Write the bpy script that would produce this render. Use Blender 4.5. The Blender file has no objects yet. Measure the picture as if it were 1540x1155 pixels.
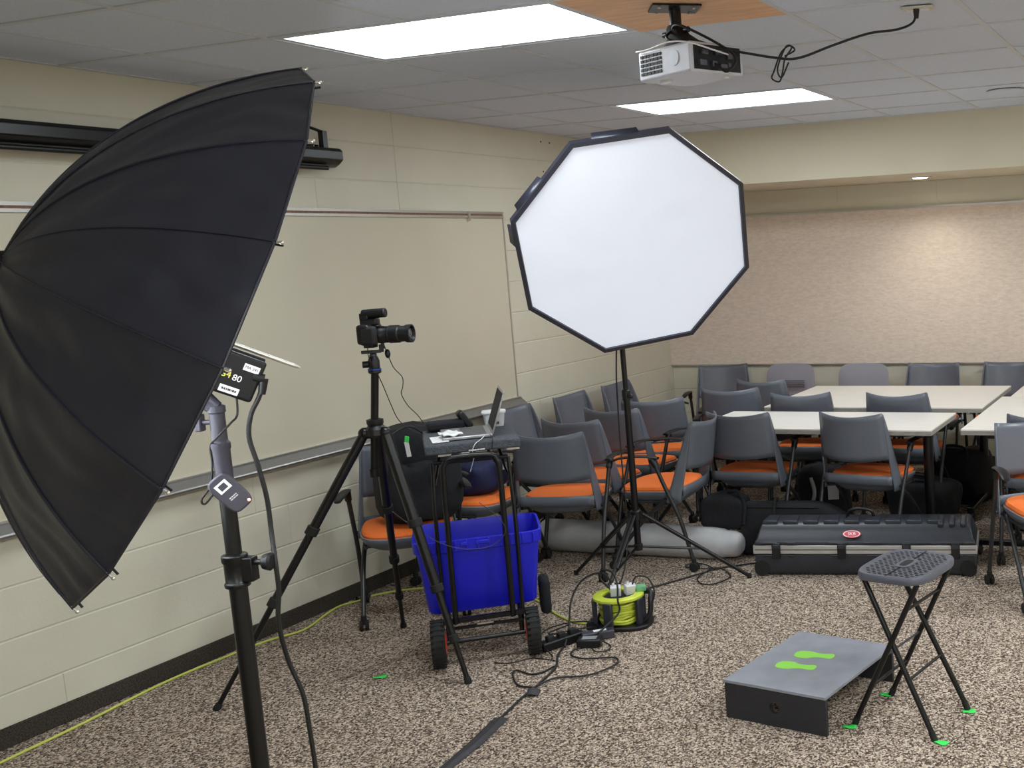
import bpy, bmesh, math, random
from mathutils import Vector, Matrix, Euler
random.seed(7)
PI = math.pi
SC = bpy.context.scene
COL = SC.collection
T = .6096                       # ceiling module
H = 2.6245                      # ceiling height
YB = 5.11                       # back wall

# ------------------------------------------------------------------ materials
def new_mat(name):
    m = bpy.data.materials.new(name); m.use_nodes = True
    nt = m.node_tree; b = nt.nodes['Principled BSDF']
    return m, nt, b

def lin(c):
    return tuple(((x / 12.92) if x <= .04045 else ((x + .055) / 1.055) ** 2.4) for x in [v / 255 for v in c]) + (1,)

def mat(name, rgb, rough=.5, metal=0., noise=0., nscale=30., bump=0., bscale=200., spec=.5, coat=0., sheen=0., stretch=None, detail=3.):
    m, nt, b = new_mat(name)
    c = lin(rgb)
    b.inputs['Roughness'].default_value = rough
    b.inputs['Metallic'].default_value = metal
    b.inputs['Specular IOR Level'].default_value = spec
    b.inputs['Coat Weight'].default_value = coat
    b.inputs['Sheen Weight'].default_value = sheen
    tc = nt.nodes.new('ShaderNodeTexCoord')
    src = tc.outputs['Object']
    if stretch:
        mp = nt.nodes.new('ShaderNodeMapping'); mp.inputs['Scale'].default_value = stretch
        nt.links.new(src, mp.inputs['Vector']); src = mp.outputs['Vector']
    n = nt.nodes.new('ShaderNodeTexNoise'); n.inputs['Scale'].default_value = nscale; n.inputs['Detail'].default_value = detail
    nt.links.new(src, n.inputs['Vector'])
    r = nt.nodes.new('ShaderNodeValToRGB')
    lo = tuple(max(0, x * (1 - noise)) for x in c[:3]) + (1,); hi = tuple(min(1, x * (1 + noise)) for x in c[:3]) + (1,)
    r.color_ramp.elements[0].position = .3; r.color_ramp.elements[1].position = .7
    r.color_ramp.elements[0].color = lo; r.color_ramp.elements[1].color = hi
    nt.links.new(n.outputs['Fac'], r.inputs['Fac']); nt.links.new(r.outputs['Color'], b.inputs['Base Color'])
    if bump:
        n2 = nt.nodes.new('ShaderNodeTexNoise'); n2.inputs['Scale'].default_value = bscale; n2.inputs['Detail'].default_value = 4
        nt.links.new(src, n2.inputs['Vector'])
        bp = nt.nodes.new('ShaderNodeBump'); bp.inputs['Strength'].default_value = bump; bp.inputs['Distance'].default_value = .01
        nt.links.new(n2.outputs['Fac'], bp.inputs['Height']); nt.links.new(bp.outputs['Normal'], b.inputs['Normal'])
    return m

def emit(name, rgb, s, base=(230, 230, 230)):
    m, nt, b = new_mat(name)
    b.inputs['Base Color'].default_value = lin(base)
    b.inputs['Emission Color'].default_value = lin(rgb); b.inputs['Emission Strength'].default_value = s
    b.inputs['Roughness'].default_value = .5
    return m

def carpet_mat():
    m, nt, b = new_mat('carpet_loops')
    tc = nt.nodes.new('ShaderNodeTexCoord')
    mp = nt.nodes.new('ShaderNodeMapping'); mp.inputs['Scale'].default_value = (1, .85, 1)
    nt.links.new(tc.outputs['Object'], mp.inputs['Vector'])
    v = nt.nodes.new('ShaderNodeTexVoronoi'); v.inputs['Scale'].default_value = 165
    nt.links.new(mp.outputs['Vector'], v.inputs['Vector'])
    sp = nt.nodes.new('ShaderNodeSeparateColor'); nt.links.new(v.outputs['Color'], sp.inputs['Color'])
    n = nt.nodes.new('ShaderNodeTexNoise'); n.inputs['Scale'].default_value = 90; n.inputs['Detail'].default_value = 4
    nt.links.new(mp.outputs['Vector'], n.inputs['Vector'])
    mx = nt.nodes.new('ShaderNodeMix'); mx.inputs[0].default_value = .35
    nt.links.new(sp.outputs['Red'], mx.inputs[2]); nt.links.new(n.outputs['Fac'], mx.inputs[3])
    r = nt.nodes.new('ShaderNodeValToRGB'); cr = r.color_ramp
    cols = [(0., (34, 26, 22)), (.3, (84, 71, 62)), (.48, (142, 126, 112)), (.68, (196, 178, 160)), (1., (244, 230, 212))]
    cr.elements[0].position = 0; cr.elements[0].color = lin(cols[0][1])
    cr.elements[1].position = 1; cr.elements[1].color = lin(cols[4][1])
    for p, c in cols[1:4]:
        e = cr.elements.new(p); e.color = lin(c)
    nt.links.new(mx.outputs[0], r.inputs['Fac']); nt.links.new(r.outputs['Color'], b.inputs['Base Color'])
    b.inputs['Roughness'].default_value = .95; b.inputs['Specular IOR Level'].default_value = .1
    bp = nt.nodes.new('ShaderNodeBump'); bp.inputs['Strength'].default_value = .8; bp.inputs['Distance'].default_value = .006; bp.invert = True
    nt.links.new(v.outputs['Distance'], bp.inputs['Height']); nt.links.new(bp.outputs['Normal'], b.inputs['Normal'])
    return m

def board_mat():            # tan fabric tack board with pin holes and dark scuffs
    m, nt, b = new_mat('tack_board_fabric')
    tc = nt.nodes.new('ShaderNodeTexCoord')
    mp = nt.nodes.new('ShaderNodeMapping'); mp.inputs['Scale'].default_value = (1, 1, 3.5)
    nt.links.new(tc.outputs['Object'], mp.inputs['Vector'])
    n = nt.nodes.new('ShaderNodeTexNoise'); n.inputs['Scale'].default_value = 24; n.inputs['Detail'].default_value = 8; n.inputs['Roughness'].default_value = .7
    nt.links.new(mp.outputs['Vector'], n.inputs['Vector'])
    r = nt.nodes.new('ShaderNodeValToRGB'); cr = r.color_ramp
    cr.elements[0].position = .28; cr.elements[0].color = lin((204, 188, 174))
    cr.elements[1].position = .62; cr.elements[1].color = lin((228, 213, 199))
    nt.links.new(n.outputs['Fac'], r.inputs['Fac'])
    v = nt.nodes.new('ShaderNodeTexVoronoi'); v.inputs['Scale'].default_value = 9; v.inputs['Randomness'].default_value = 1
    nt.links.new(tc.outputs['Object'], v.inputs['Vector'])
    lt = nt.nodes.new('ShaderNodeMath'); lt.operation = 'LESS_THAN'; lt.inputs[1].default_value = .035
    nt.links.new(v.outputs['Distance'], lt.inputs[0])
    mx = nt.nodes.new('ShaderNodeMix'); mx.data_type = 'RGBA'; mx.inputs[7].default_value = lin((92, 74, 66))
    ml = nt.nodes.new('ShaderNodeMath'); ml.operation = 'MULTIPLY'; ml.inputs[1].default_value = .55
    nt.links.new(lt.outputs[0], ml.inputs[0])
    nt.links.new(ml.outputs[0], mx.inputs[0]); nt.links.new(r.outputs['Color'], mx.inputs[6])
    nt.links.new(mx.outputs[2], b.inputs['Base Color'])
    b.inputs['Roughness'].default_value = .9
    return m

M = {}
M['carpet'] = carpet_mat()
M['carpet_base'] = mat('carpet_baseboard_strip', (70, 64, 58), .95, noise=.5, nscale=160, bump=.6, bscale=400, spec=.1)
M['wall'] = mat('cream_block_paint', (209, 204, 186), .62, noise=.03, nscale=3, bump=.10, bscale=90)
M['mortar'] = mat('painted_mortar', (200, 195, 176), .7, noise=.05, nscale=20)
M['beam'] = mat('cream_bulkhead_paint', (214, 207, 184), .65, noise=.03, nscale=2, bump=.05, bscale=60)
M['tile'] = mat('ceiling_tile', (212, 220, 234), .95, noise=.05, nscale=120, bump=.35, bscale=300, spec=.1)
M['grid'] = mat('ceiling_grid_paint', (200, 204, 212), .5, noise=.02)
M['plywood'] = mat('plywood', (226, 178, 136), .6, noise=.13, nscale=6, stretch=(1, 9, 1), bump=.05)
M['whiteboard'] = mat('whiteboard_enamel', (203, 196, 176), .3, noise=.02, nscale=2.5)
M['alu'] = mat('brushed_aluminium', (196, 194, 190), .35, metal=.85, noise=.05, nscale=40, stretch=(1, 1, 20))
M['tray'] = mat('grey_tray_metal', (150, 148, 146), .4, metal=.7, noise=.05)
M['cork'] = mat('brown_cork_strip', (128, 96, 78), .8, noise=.2, nscale=60)
M['tack'] = board_mat()
M['black'] = mat('black_plastic', (13, 13, 16), .42, noise=.1)
M['blackmetal'] = mat('black_painted_metal', (9, 9, 11), .32, noise=.1, spec=.45)
M['blackrub'] = mat('black_rubber', (22, 22, 22), .8, noise=.15)
M['greymetal'] = mat('grey_painted_metal', (66, 65, 75), .4, metal=.2, noise=.08)
M['chrome'] = mat('chrome', (220, 220, 222), .15, metal=1.)
M['silver'] = mat('silver_shaft', (214, 210, 200), .3, metal=.8)
M['nylon'] = mat('black_umbrella_nylon', (38, 40, 54), .40, noise=.15, nscale=8, bump=.5, bscale=7, spec=.8, detail=5)
M['lining'] = mat('white_umbrella_lining', (225, 226, 228), .5, noise=.03)
M['chair'] = mat('grey_chair_plastic', (98, 103, 113), .36, noise=.05, nscale=6, spec=.45)
M['chairpale'] = mat('pale_grey_chair_plastic', (142, 142, 152), .5, noise=.03, nscale=6)
M['seat'] = mat('orange_seat_fabric', (238, 118, 48), .85, noise=.10, nscale=260, bump=.2, bscale=500)
M['leg'] = mat('dark_chair_leg', (58, 58, 60), .35, metal=.5)
M['table'] = mat('white_wood_laminate', (236, 231, 224), .3, noise=.05, nscale=7, stretch=(1, 14, 1))
M['tabedge'] = mat('grey_table_edge', (150, 146, 140), .5, noise=.08)
M['bin'] = mat('blue_bin_plastic', (22, 26, 196), .38, noise=.06, nscale=5, spec=.5)
M['white'] = mat('white_plastic', (222, 222, 224), .4, noise=.03)
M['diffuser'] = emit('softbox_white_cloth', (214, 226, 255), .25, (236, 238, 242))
M['paper'] = mat('white_paper', (232, 232, 232), .7)
M['stepgrey'] = mat('grey_painted_board', (140, 143, 152), .26, noise=.1, nscale=9, bump=.05)
M['stepblack'] = mat('black_painted_board', (40, 41, 46), .5, noise=.12)
M['green'] = mat('lime_green_vinyl', (140, 214, 66), .5)
M['tapegreen'] = mat('bright_green_tape', (64, 224, 92), .5)
M['stool'] = mat('grey_stool_plastic', (84, 86, 96), .42, noise=.06)
M['case'] = mat('black_case_plastic', (44, 47, 54), .38, noise=.1, nscale=12, bump=.06, bscale=600, spec=.5)
M['casealu'] = mat('case_aluminium', (206, 206, 206), .32, metal=.75, noise=.05, nscale=8)
M['bag'] = mat('black_bag_fabric', (17, 18, 24), .8, noise=.25, nscale=20, bump=.3, bscale=30)
M['navy'] = mat('navy_bag_fabric', (14, 24, 66), .75, noise=.3, nscale=12, bump=.2, bscale=30)
M['tube'] = mat('grey_padded_vinyl', (188, 188, 190), .55, noise=.10, nscale=9, bump=.2, bscale=14)
M['felt'] = mat('grey_cart_felt', (74, 78, 84), .95, noise=.25, nscale=90, bump=.5, bscale=160)
M['cord'] = mat('black_cord', (20, 20, 20), .55)
M['ycord'] = mat('yellow_green_cord', (198, 206, 96), .5)
M['lime'] = mat('lime_plastic', (196, 208, 66), .4)
M['mint'] = mat('mint_plastic', (112, 176, 128), .4)
M['gaff'] = mat('dark_gaffer_tape', (58, 56, 60), .75, noise=.15, nscale=50)
M['red'] = mat('red_plastic', (206, 52, 30), .4)
M['lamp'] = emit('fluorescent_diffuser', (232, 246, 255), 5.0, (240, 245, 245))
M['down'] = emit('downlight_lens', (255, 240, 214), 14.0)
M['led'] = emit('red_led', (255, 60, 40), 6.0)
M['glass'] = mat('lens_glass', (30, 34, 44), .06, spec=1., coat=1.)
M['blue'] = mat('blue_anodised_ring', (40, 80, 170), .3, metal=.6)
M['screenlcd'] = mat('grey_lcd', (150, 156, 160), .3)
M['projgrey'] = mat('projector_white_shell', (196, 198, 206), .45, noise=.03)
M['dark'] = mat('dark_recess', (14, 14, 18), .7)
M['lapsilver'] = mat('laptop_silver', (176, 176, 178), .35, metal=.6)
M['keys'] = mat('laptop_keys', (92, 92, 96), .5, noise=.3, nscale=300)
M['badge'] = mat('badge_red', (206, 66, 86), .4)
M['yellowtx'] = mat('yellow_print', (214, 208, 90), .5)
M['clear'] = mat('translucent_bin', (206, 208, 212), .3, spec=.6)
M['ivory'] = mat('ivory_plate', (206, 200, 186), .5)

# ------------------------------------------------------------------ mesh builder
class MB:
    def __init__(s): s.v = []; s.f = []; s.m = Matrix.Identity(4)
    def at(s, m): s.m = m; return s
    def add(s, vs, fs):
        o = len(s.v); s.v += [s.m @ Vector(v) for v in vs]; s.f += [tuple(i + o for i in f) for f in fs]; return s
    def box(s, c, d, rz=0, rx=0, ry=0):
        R = Euler((rx, ry, rz)).to_matrix()
        vs = []
        for x in (-.5, .5):
            for y in (-.5, .5):
                for z in (-.5, .5): vs.append(Vector(c) + R @ Vector((x * d[0], y * d[1], z * d[2])))
        return s.add(vs, [(0, 1, 3, 2), (4, 6, 7, 5), (0, 4, 5, 1), (2, 3, 7, 6), (0, 2, 6, 4), (1, 5, 7, 3)])
    def frame(s, a, b):
        d = (Vector(b) - Vector(a)).normalized()
        u = d.orthogonal().normalized(); return u, d.cross(u), d
    def cyl(s, a, b, r0, r1=None, n=16, caps=True):
        r1 = r0 if r1 is None else r1; a = Vector(a); b = Vector(b); u, w, d = s.frame(a, b); vs = []
        for p, r in ((a, r0), (b, r1)):
            for i in range(n): t = 2 * PI * i / n; vs.append(p + r * (math.cos(t) * u + math.sin(t) * w))
        fs = [(i, (i + 1) % n, n + (i + 1) % n, n + i) for i in range(n)]
        if caps: fs += [tuple(range(n))[::-1], tuple(range(n, 2 * n))]
        return s.add(vs, fs)
    def lathe(s, a, d, prof, n=24, closed=False):
        a = Vector(a); d = Vector(d).normalized(); u = d.orthogonal().normalized(); w = d.cross(u); vs = []
        for h, r in prof:
            for i in range(n): t = 2 * PI * i / n; vs.append(a + d * h + r * (math.cos(t) * u + math.sin(t) * w))
        fs = []; k = len(prof)
        for j in range(k - 1):
            for i in range(n): fs.append((j * n + i, j * n + (i + 1) % n, (j + 1) * n + (i + 1) % n, (j + 1) * n + i))
        if closed:
            for i in range(n): fs.append(((k - 1) * n + i, (k - 1) * n + (i + 1) % n, (i + 1) % n, i))
        else: fs += [tuple(range(n))[::-1], tuple(range((k - 1) * n, k * n))]
        return s.add(vs, fs)
    def tube(s, pts, r, n=8, smooth=True, closed=False, sub=6):
        P = [Vector(p) for p in pts]
        if smooth and len(P) > 2:
            Q = []; m = len(P)
            for i in range(m if closed else m - 1):
                p0 = P[(i - 1) % m] if (closed or i > 0) else P[0] * 2 - P[1]
                p1 = P[i]; p2 = P[(i + 1) % m]
                p3 = P[(i + 2) % m] if (closed or i + 2 < m) else P[-1] * 2 - P[-2]
                for k in range(sub):
                    t = k / sub
                    Q.append(.5 * ((2 * p1) + (p2 - p0) * t + (2 * p0 - 5 * p1 + 4 * p2 - p3) * t * t + (3 * p1 - p0 - 3 * p2 + p3) * t ** 3))
            if not closed: Q.append(P[-1])
            P = Q
        vs = []; m = len(P); up = None
        for i in range(m):
            a = P[(i - 1) % m] if (closed or i > 0) else P[0]; b = P[(i + 1) % m] if (closed or i < m - 1) else P[-1]
            d = (b - a)
            d = d.normalized() if d.length > 1e-9 else Vector((0, 0, 1))
            if up is None: up = d.orthogonal().normalized()
            up = (up - d * up.dot(d))
            up = up.normalized() if up.length > 1e-6 else d.orthogonal().normalized()
            w = d.cross(up)
            rr = r[min(i * len(r) // m, len(r) - 1)] if isinstance(r, (list, tuple)) else r
            for k in range(n): t = 2 * PI * k / n; vs.append(P[i] + rr * (math.cos(t) * up + math.sin(t) * w))
        fs = []
        for j in range(m if closed else m - 1):
            j2 = (j + 1) % m
            for i in range(n): fs.append((j * n + i, j * n + (i + 1) % n, j2 * n + (i + 1) % n, j2 * n + i))
        if not closed: fs += [tuple(range(n))[::-1], tuple(range((m - 1) * n, m * n))]
        return s.add(vs, fs)
    def prism(s, poly, z0, z1):
        n = len(poly); vs = [(x, y, z0) for x, y in poly] + [(x, y, z1) for x, y in poly]
        return s.add(vs, [(i, (i + 1) % n, n + (i + 1) % n, n + i) for i in range(n)] + [tuple(range(n))[::-1], tuple(range(n, 2 * n))])
    def rings(s, rings, cap=True):
        n = len(rings[0]); vs = [v for r in rings for v in r]; fs = []
        for j in range(len(rings) - 1):
            for i in range(n): fs.append((j * n + i, j * n + (i + 1) % n, (j + 1) * n + (i + 1) % n, (j + 1) * n + i))
        if cap: fs += [tuple(range(n))[::-1], tuple(range((len(rings) - 1) * n, len(rings) * n))]
        return s.add(vs, fs)
    def grid(s, fn, nu, nv):
        vs = [fn(i / nu, j / nv) for j in range(nv + 1) for i in range(nu + 1)]
        return s.add(vs, [(j * (nu + 1) + i, j * (nu + 1) + i + 1, (j + 1) * (nu + 1) + i + 1, (j + 1) * (nu + 1) + i) for j in range(nv) for i in range(nu)])
    def ball(s, c, r, n=12, sc=(1, 1, 1)):
        rr = []
        for j in range(1, n):
            a = PI * j / n
            rr.append([Vector(c) + Vector((r * sc[0] * math.sin(a) * math.cos(2 * PI * i / (2 * n)), r * sc[1] * math.sin(a) * math.sin(2 * PI * i / (2 * n)), -r * sc[2] * math.cos(a))) for i in range(2 * n)])
        return s.rings(rr)
    def build(s, name, m, parent=None, bevel=0, smooth=True, solid=0, seg=2, off=0.):
        me = bpy.data.meshes.new(name); me.from_pydata([tuple(v) for v in s.v], [], s.f); me.update()
        bm = bmesh.new(); bm.from_mesh(me)
        if not solid: bmesh.ops.recalc_face_normals(bm, faces=bm.faces)
        bm.to_mesh(me); bm.free()
        me.materials.append(M[m] if isinstance(m, str) else m)
        o = bpy.data.objects.new(name, me); COL.objects.link(o)
        if parent: o.parent = parent
        if solid:
            md = o.modifiers.new('solid', 'SOLIDIFY'); md.thickness = solid; md.offset = off
        if bevel:
            md = o.modifiers.new('bevel', 'BEVEL'); md.width = bevel; md.segments = seg; md.limit_method = 'ANGLE'; md.angle_limit = math.radians(40)
        if smooth:
            me.shade_smooth()
            try: me.set_sharp_from_angle(angle=math.radians(38))
            except Exception: pass
        return o

def tag(o, label, cat, group=None, kind=None):
    if label: o['label'] = label
    if cat: o['category'] = cat
    if group: o['group'] = group
    if kind: o['kind'] = kind
    return o
def thing(name, label, cat, loc=(0, 0, 0), rz=0, group=None):
    o = bpy.data.objects.new(name, None); COL.objects.link(o); o.location = loc; o.rotation_euler = (0, 0, rz); o.empty_display_size = .1
    return tag(o, label, cat, group)
def copy_tree(o, parent=None):
    c = o.copy(); COL.objects.link(c); c.parent = parent
    for ch in list(o.children): copy_tree(ch, c)
    return c
def struct(o, label=None):
    o['kind'] = 'structure'
    if label: o['label'] = label
    return o
def text(name, s, size, m, mtx, parent=None, depth=.0006):
    cu = bpy.data.curves.new(name, 'FONT'); cu.body = s; cu.size = size; cu.align_x = 'CENTER'; cu.align_y = 'CENTER'; cu.extrude = depth
    t = bpy.data.objects.new('tmp', cu); COL.objects.link(t)
    dg = bpy.context.evaluated_depsgraph_get(); me = bpy.data.meshes.new_from_object(t.evaluated_get(dg))
    bpy.data.objects.remove(t); me.materials.clear(); me.materials.append(M[m]); me.transform(mtx)
    o = bpy.data.objects.new(name, me); COL.objects.link(o)
    if parent: o.parent = parent
    return o
def lines(name, rows, w, h, m, mtx, parent):
    b = MB().at(mtx); rn = random.Random(len(name) + rows)
    for k in range(rows):
        x = -w / 2; y = h / 2 - (k + .5) * h / rows
        while x < w / 2 - .001:
            q = min(rn.uniform(.0015, .006), w / 2 - x); b.box((x + q / 2, y, 0), (q, h / rows * .55, .0003)); x += q + .0009
    return b.build(name, m, parent, smooth=False)
def superell(a, b, n=2.6, k=40):
    out = []
    for i in range(k):
        t = 2 * PI * i / k; c, s_ = math.cos(t), math.sin(t)
        out.append((a * math.copysign(abs(c) ** (2 / n), c), b * math.copysign(abs(s_) ** (2 / n), s_)))
    return out
def basis(o, x, y, z):
    m = Matrix((x, y, z)).transposed().to_4x4(); m.translation = Vector(o); return m

# ------------------------------------------------------------------ room shell
X0, X1, Y0 = 0., 7.6, -5.2
struct(MB().box(((X0 + X1) / 2, (Y0 + YB) / 2, -.05), (X1 - X0, YB - Y0, .1)).build('floor', 'carpet', smooth=False))

def block_wall(name, length, height, to3, off_even, off_odd, runs, keep={}):
    """concrete block wall: raised blocks with bevelled edges over a recessed mortar plane"""
    b = MB(); B = .2032; L = .4064; g = .0022; ch = .0035; dp = .0028; gv = .0007; cv = .0018
    nz = int(height / B) + 1
    for k in range(nz):
        z0 = k * B; z1 = min((k + 1) * B, height)
        if z1 - z0 < .03: continue
        off = off_even if k % 2 == 0 else off_odd
        s0 = (off % L) - L; rn = random.Random(k * 7 + 1)
        while s0 < length:
            run = runs(rn, k); s1 = s0 + L * run
            for kj in keep.get(k, ()):            # joints that still read through the paint
                if s0 + .01 < kj < s1 - .01: s1 = s0 + L * max(1, round((kj - s0) / L))
            a = max(s0, 0); c = min(s1, length)
            if c - a > .02:
                q = [(a + gv, z0 + g), (c - gv, z0 + g), (c - gv, z1 - g), (a + gv, z1 - g)]
                p = [(a + gv + cv, z0 + g + ch), (c - gv - cv, z0 + g + ch), (c - gv - cv, z1 - g - ch), (a + gv + cv, z1 - g - ch)]
                vs = [to3(s, z, -dp) for s, z in q] + [to3(s, z, 0) for s, z in p]
                b.add(vs, [(4, 5, 6, 7), (0, 1, 5, 4), (1, 2, 6, 5), (2, 3, 7, 6), (3, 0, 4, 7)])
            s0 = s1
    o = b.build(name, 'wall', smooth=False); struct(o)
    mm = MB(); mm.add([to3(0, 0, -dp), to3(length, 0, -dp), to3(length, height, -dp), to3(0, height, -dp),
                       to3(0, 0, -.12), to3(length, 0, -.12), to3(length, height, -.12), to3(0, height, -.12)],
                      [(0, 1, 2, 3), (4, 7, 6, 5), (0, 4, 5, 1), (2, 6, 7, 3), (1, 5, 6, 2), (0, 3, 7, 4)])
    mm.build('mortar', 'mortar', o, smooth=False)
    return o
wl = block_wall('wall_left', YB - Y0, H, lambda s, z, d: (d, Y0 + s, z), .882 - Y0, 1.089 - Y0, lambda rn, k: rn.choice((4, 6, 8)) if k < 10 else 12, {0: (.882 - Y0,), 1: (1.089 - Y0,), 2: (.882 - Y0,), 3: (.683 - Y0,), 10: (1.288 - Y0,), 11: (1.09 - Y0,)})
wb = block_wall('wall_back', X1, 2.24, lambda s, z, d: (s, YB - d, z), .735, .735 + .4064, lambda rn, k: 2)
MB().box((.0005, 1.906, 2.34), (.002, .007, .56)).build('control_joint', 'mortar', wl, smooth=False)
for i, (y, z) in enumerate(((3.379, 2.565), (3.484, 2.564), (3.382, 2.363))):
    MB().cyl((-.002, y, z), (.0015, y, z), .0065, n=12).build('screw_hole', 'dark', wl)
struct(MB().box((X1 + .06, (Y0 + YB) / 2, H / 2), (.12, YB - Y0, H)).build('wall_right', 'wall', smooth=False))
struct(MB().box(((X0 + X1) / 2, Y0 - .06, H / 2), (X1 - X0, .12, H)).build('wall_front', 'wall', smooth=False))
beam = struct(MB().box(((X0 + X1) / 2, (4.1 + YB) / 2, (2.232 + H) / 2), (X1 - X0, YB - 4.1, H - 2.232)).build('trim_1', 'beam', smooth=False, bevel=.004), 'cream painted bulkhead along the top of the back wall')
struct(MB().box((.006, (Y0 + YB) / 2, .04), (.012, YB - Y0, .08)).build('baseboard_left', 'carpet_base', smooth=False, bevel=.003))
struct(MB().box(((X0 + X1) / 2, YB - .006, .04), (X1 - X0, .012, .08)).build('baseboard_back', 'carpet_base', smooth=False, bevel=.003))

# ceiling : recessed lay-in tiles between painted grid bars
GX = [.4644 + T * k for k in range(-1, 12)]; GY = [T * k for k in range(-8, 7)]
S_ = GX[4]; ply = (4, 8)
fixt = [(2, 8), (2, 12), (8, 8), (8, 12), (8, 4), (8, 0)]      # (column, row) of 4 ft x 2 ft troffers
gx = [0.] + [x for x in GX if .05 < x < X1] + [X1]; gy = [Y0] + [y for y in GY if Y0 + .05 < y < 4.1] + [4.1]
def fidx(i, j):
    for fx, fy in fixt:
        if abs(gx[i] - GX[fx]) < .01 and abs(gy[j] - GY[fy]) < .01: return True
        if i > 0 and abs(gx[i - 1] - GX[fx]) < .01 and abs(gy[j] - GY[fy]) < .01: return True
    return False
isply = lambda i, j: abs(gx[i] - GX[4]) < .01 and abs(gy[j] - GY[8]) < .01
ct = MB(); g = .012
for i in range(len(gx) - 1):
    for j in range(len(gy) - 1):
        if fidx(i, j) or isply(i, j): continue
        x0, x1, y0, y1 = gx[i] + g, gx[i + 1] - g, gy[j] + g, gy[j + 1] - g
        if x1 - x0 < .02 or y1 - y0 < .02: continue
        ct.box(((x0 + x1) / 2, (y0 + y1) / 2, H + .012), (x1 - x0 + .03, y1 - y0 + .03, .02))
ceil = struct(ct.build('ceiling', 'tile', smooth=False))
gr = MB()
for i, x in enumerate(gx):
    for j in range(len(gy) - 1):
        if i > 0 and i < len(gx) - 1 and fidx(i, j) and fidx(i - 1, j) and any(abs(gx[i - 1] - GX[fx]) < .01 and abs(gy[j] - GY[fy]) < .01 for fx, fy in fixt): continue
        gr.box((x, (gy[j] + gy[j + 1]) / 2, H + .0), (.024, gy[j + 1] - gy[j] + .0, .006))
for j, y in enumerate(gy):
    for i in range(len(gx) - 1):
        gr.box(((gx[i] + gx[i + 1]) / 2, y, H), (gx[i + 1] - gx[i] - .024, .024, .0056))
gr.build('ceiling_grid', 'grid', ceil, smooth=False)
MB().box(((X0 + X1) / 2, (Y0 + YB) / 2, H + .09), (X1, YB - Y0, .02)).build('ceiling_deck', 'tile', ceil, smooth=False)

# light fixtures
def troffer(fx, fy, label):
    x0, x1, y0, y1 = GX[fx] + .012, GX[fx + 2] - .012, GY[fy] + .012, GY[fy + 1] - .012
    t = thing('ceiling_light', label, 'ceiling light', ((x0 + x1) / 2, (y0 + y1) / 2, H))
    w, d = x1 - x0, y1 - y0
    f = MB()
    for sx in (-1, 1): f.box((sx * (w / 2 - .012), 0, .018), (.026, d, .036))
    for sy in (-1, 1): f.box((0, sy * (d / 2 - .012), .018), (w - .05, .026, .036))
    f.build('frame', 'grid', t, smooth=False)
    MB().box((0, 0, .016), (w - .05, d - .05, .008)).build('diffuser', 'lamp', t, smooth=False)
    MB().box((0, 0, .05), (w, d, .02)).build('housing', 'grid', t, smooth=False)
    a = bpy.data.lights.new('fluorescent_tubes', 'AREA'); a.shape = 'RECTANGLE'; a.size = w - .08; a.size_y = d - .08
    a.energy = LE * (.72 if fx < 8 else 2.45); a.color = (.93, .98, 1.)
    lo = bpy.data.objects.new('fluorescent_tubes', a); COL.objects.link(lo); lo.parent = t; lo.location = (0, 0, .009)
    return t
LE = 17
names = ['large ceiling light nearest the projector and the umbrella', 'farther ceiling light beyond the projector near the bulkhead']
troffer(*fixt[0], names[0]); troffer(*fixt[1], names[1])
for k, (fx, fy) in enumerate(fixt[2:]):
    troffer(fx, fy, ['ceiling light right of the nearer visible light, outside the photo', 'ceiling light above the right side of the tables, outside the photo', 'ceiling light above and right of the photographer',
                     'ceiling light in the front right of the room'][k])
# plywood panel replacing a tile, carrying the projector
tag(MB().box(((GX[4] + GX[5]) / 2, (GY[8] + GY[9]) / 2, H + .004), (T - .004, T - .004, .016)).build('plywood_panel', 'plywood', smooth=False, bevel=.001),
    'square plywood panel set into the ceiling above the projector', 'panel')

# ceiling speaker, outlet
t = thing('ceiling_speaker', 'round flush speaker grille in the ceiling at the far right', 'speaker', (3.232, 3.3, H - .003))
MB().lathe((0, 0, 0), (0, 0, -1), [(0, .115), (.004, .115), (.007, .105), (.007, .1)], 40).build('ring', 'grid', t)
MB().lathe((0, 0, -.006), (0, 0, -1), [(0, .1), (.004, .09), (.006, .03)], 40).build('grille', 'tile', t)
t = thing('ceiling_outlet', 'ivory outlet plate on the ceiling right of the projector', 'outlet', (3.36, .75, H - .003))
MB().box((0, 0, -.003), (.115, .075, .006), rz=.15).build('plate', 'ivory', t, bevel=.002)
for s in (-1, 1): MB().box((s * .025, 0, -.008), (.034, .03, .006), rz=.15).build('socket', 'white', t, bevel=.001)
# recessed downlight in the bulkhead
t = thing('downlight', 'small round recessed downlight under the bulkhead', 'downlight', (2.36, 4.61, 2.232))
MB().lathe((0, 0, .002), (0, 0, -1), [(0, .075), (.004, .082), (.007, .078), (.007, .058), (.0, .056)], 32).build('trim_ring', 'white', t)
MB().lathe((0, 0, -.002), (0, 0, -1), [(0, .056), (.006, .05), (.007, .02)], 32).build('lens', 'down', t)
a = bpy.data.lights.new('downlight_bulb', 'SPOT'); a.energy = 16; a.spot_size = 2.3; a.spot_blend = .8; a.color = (1, .93, .82); a.shadow_soft_size = .05
lo = bpy.data.objects.new('downlight_bulb', a); COL.objects.link(lo); lo.parent = t; lo.location = (0, 0, -.02)

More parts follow.
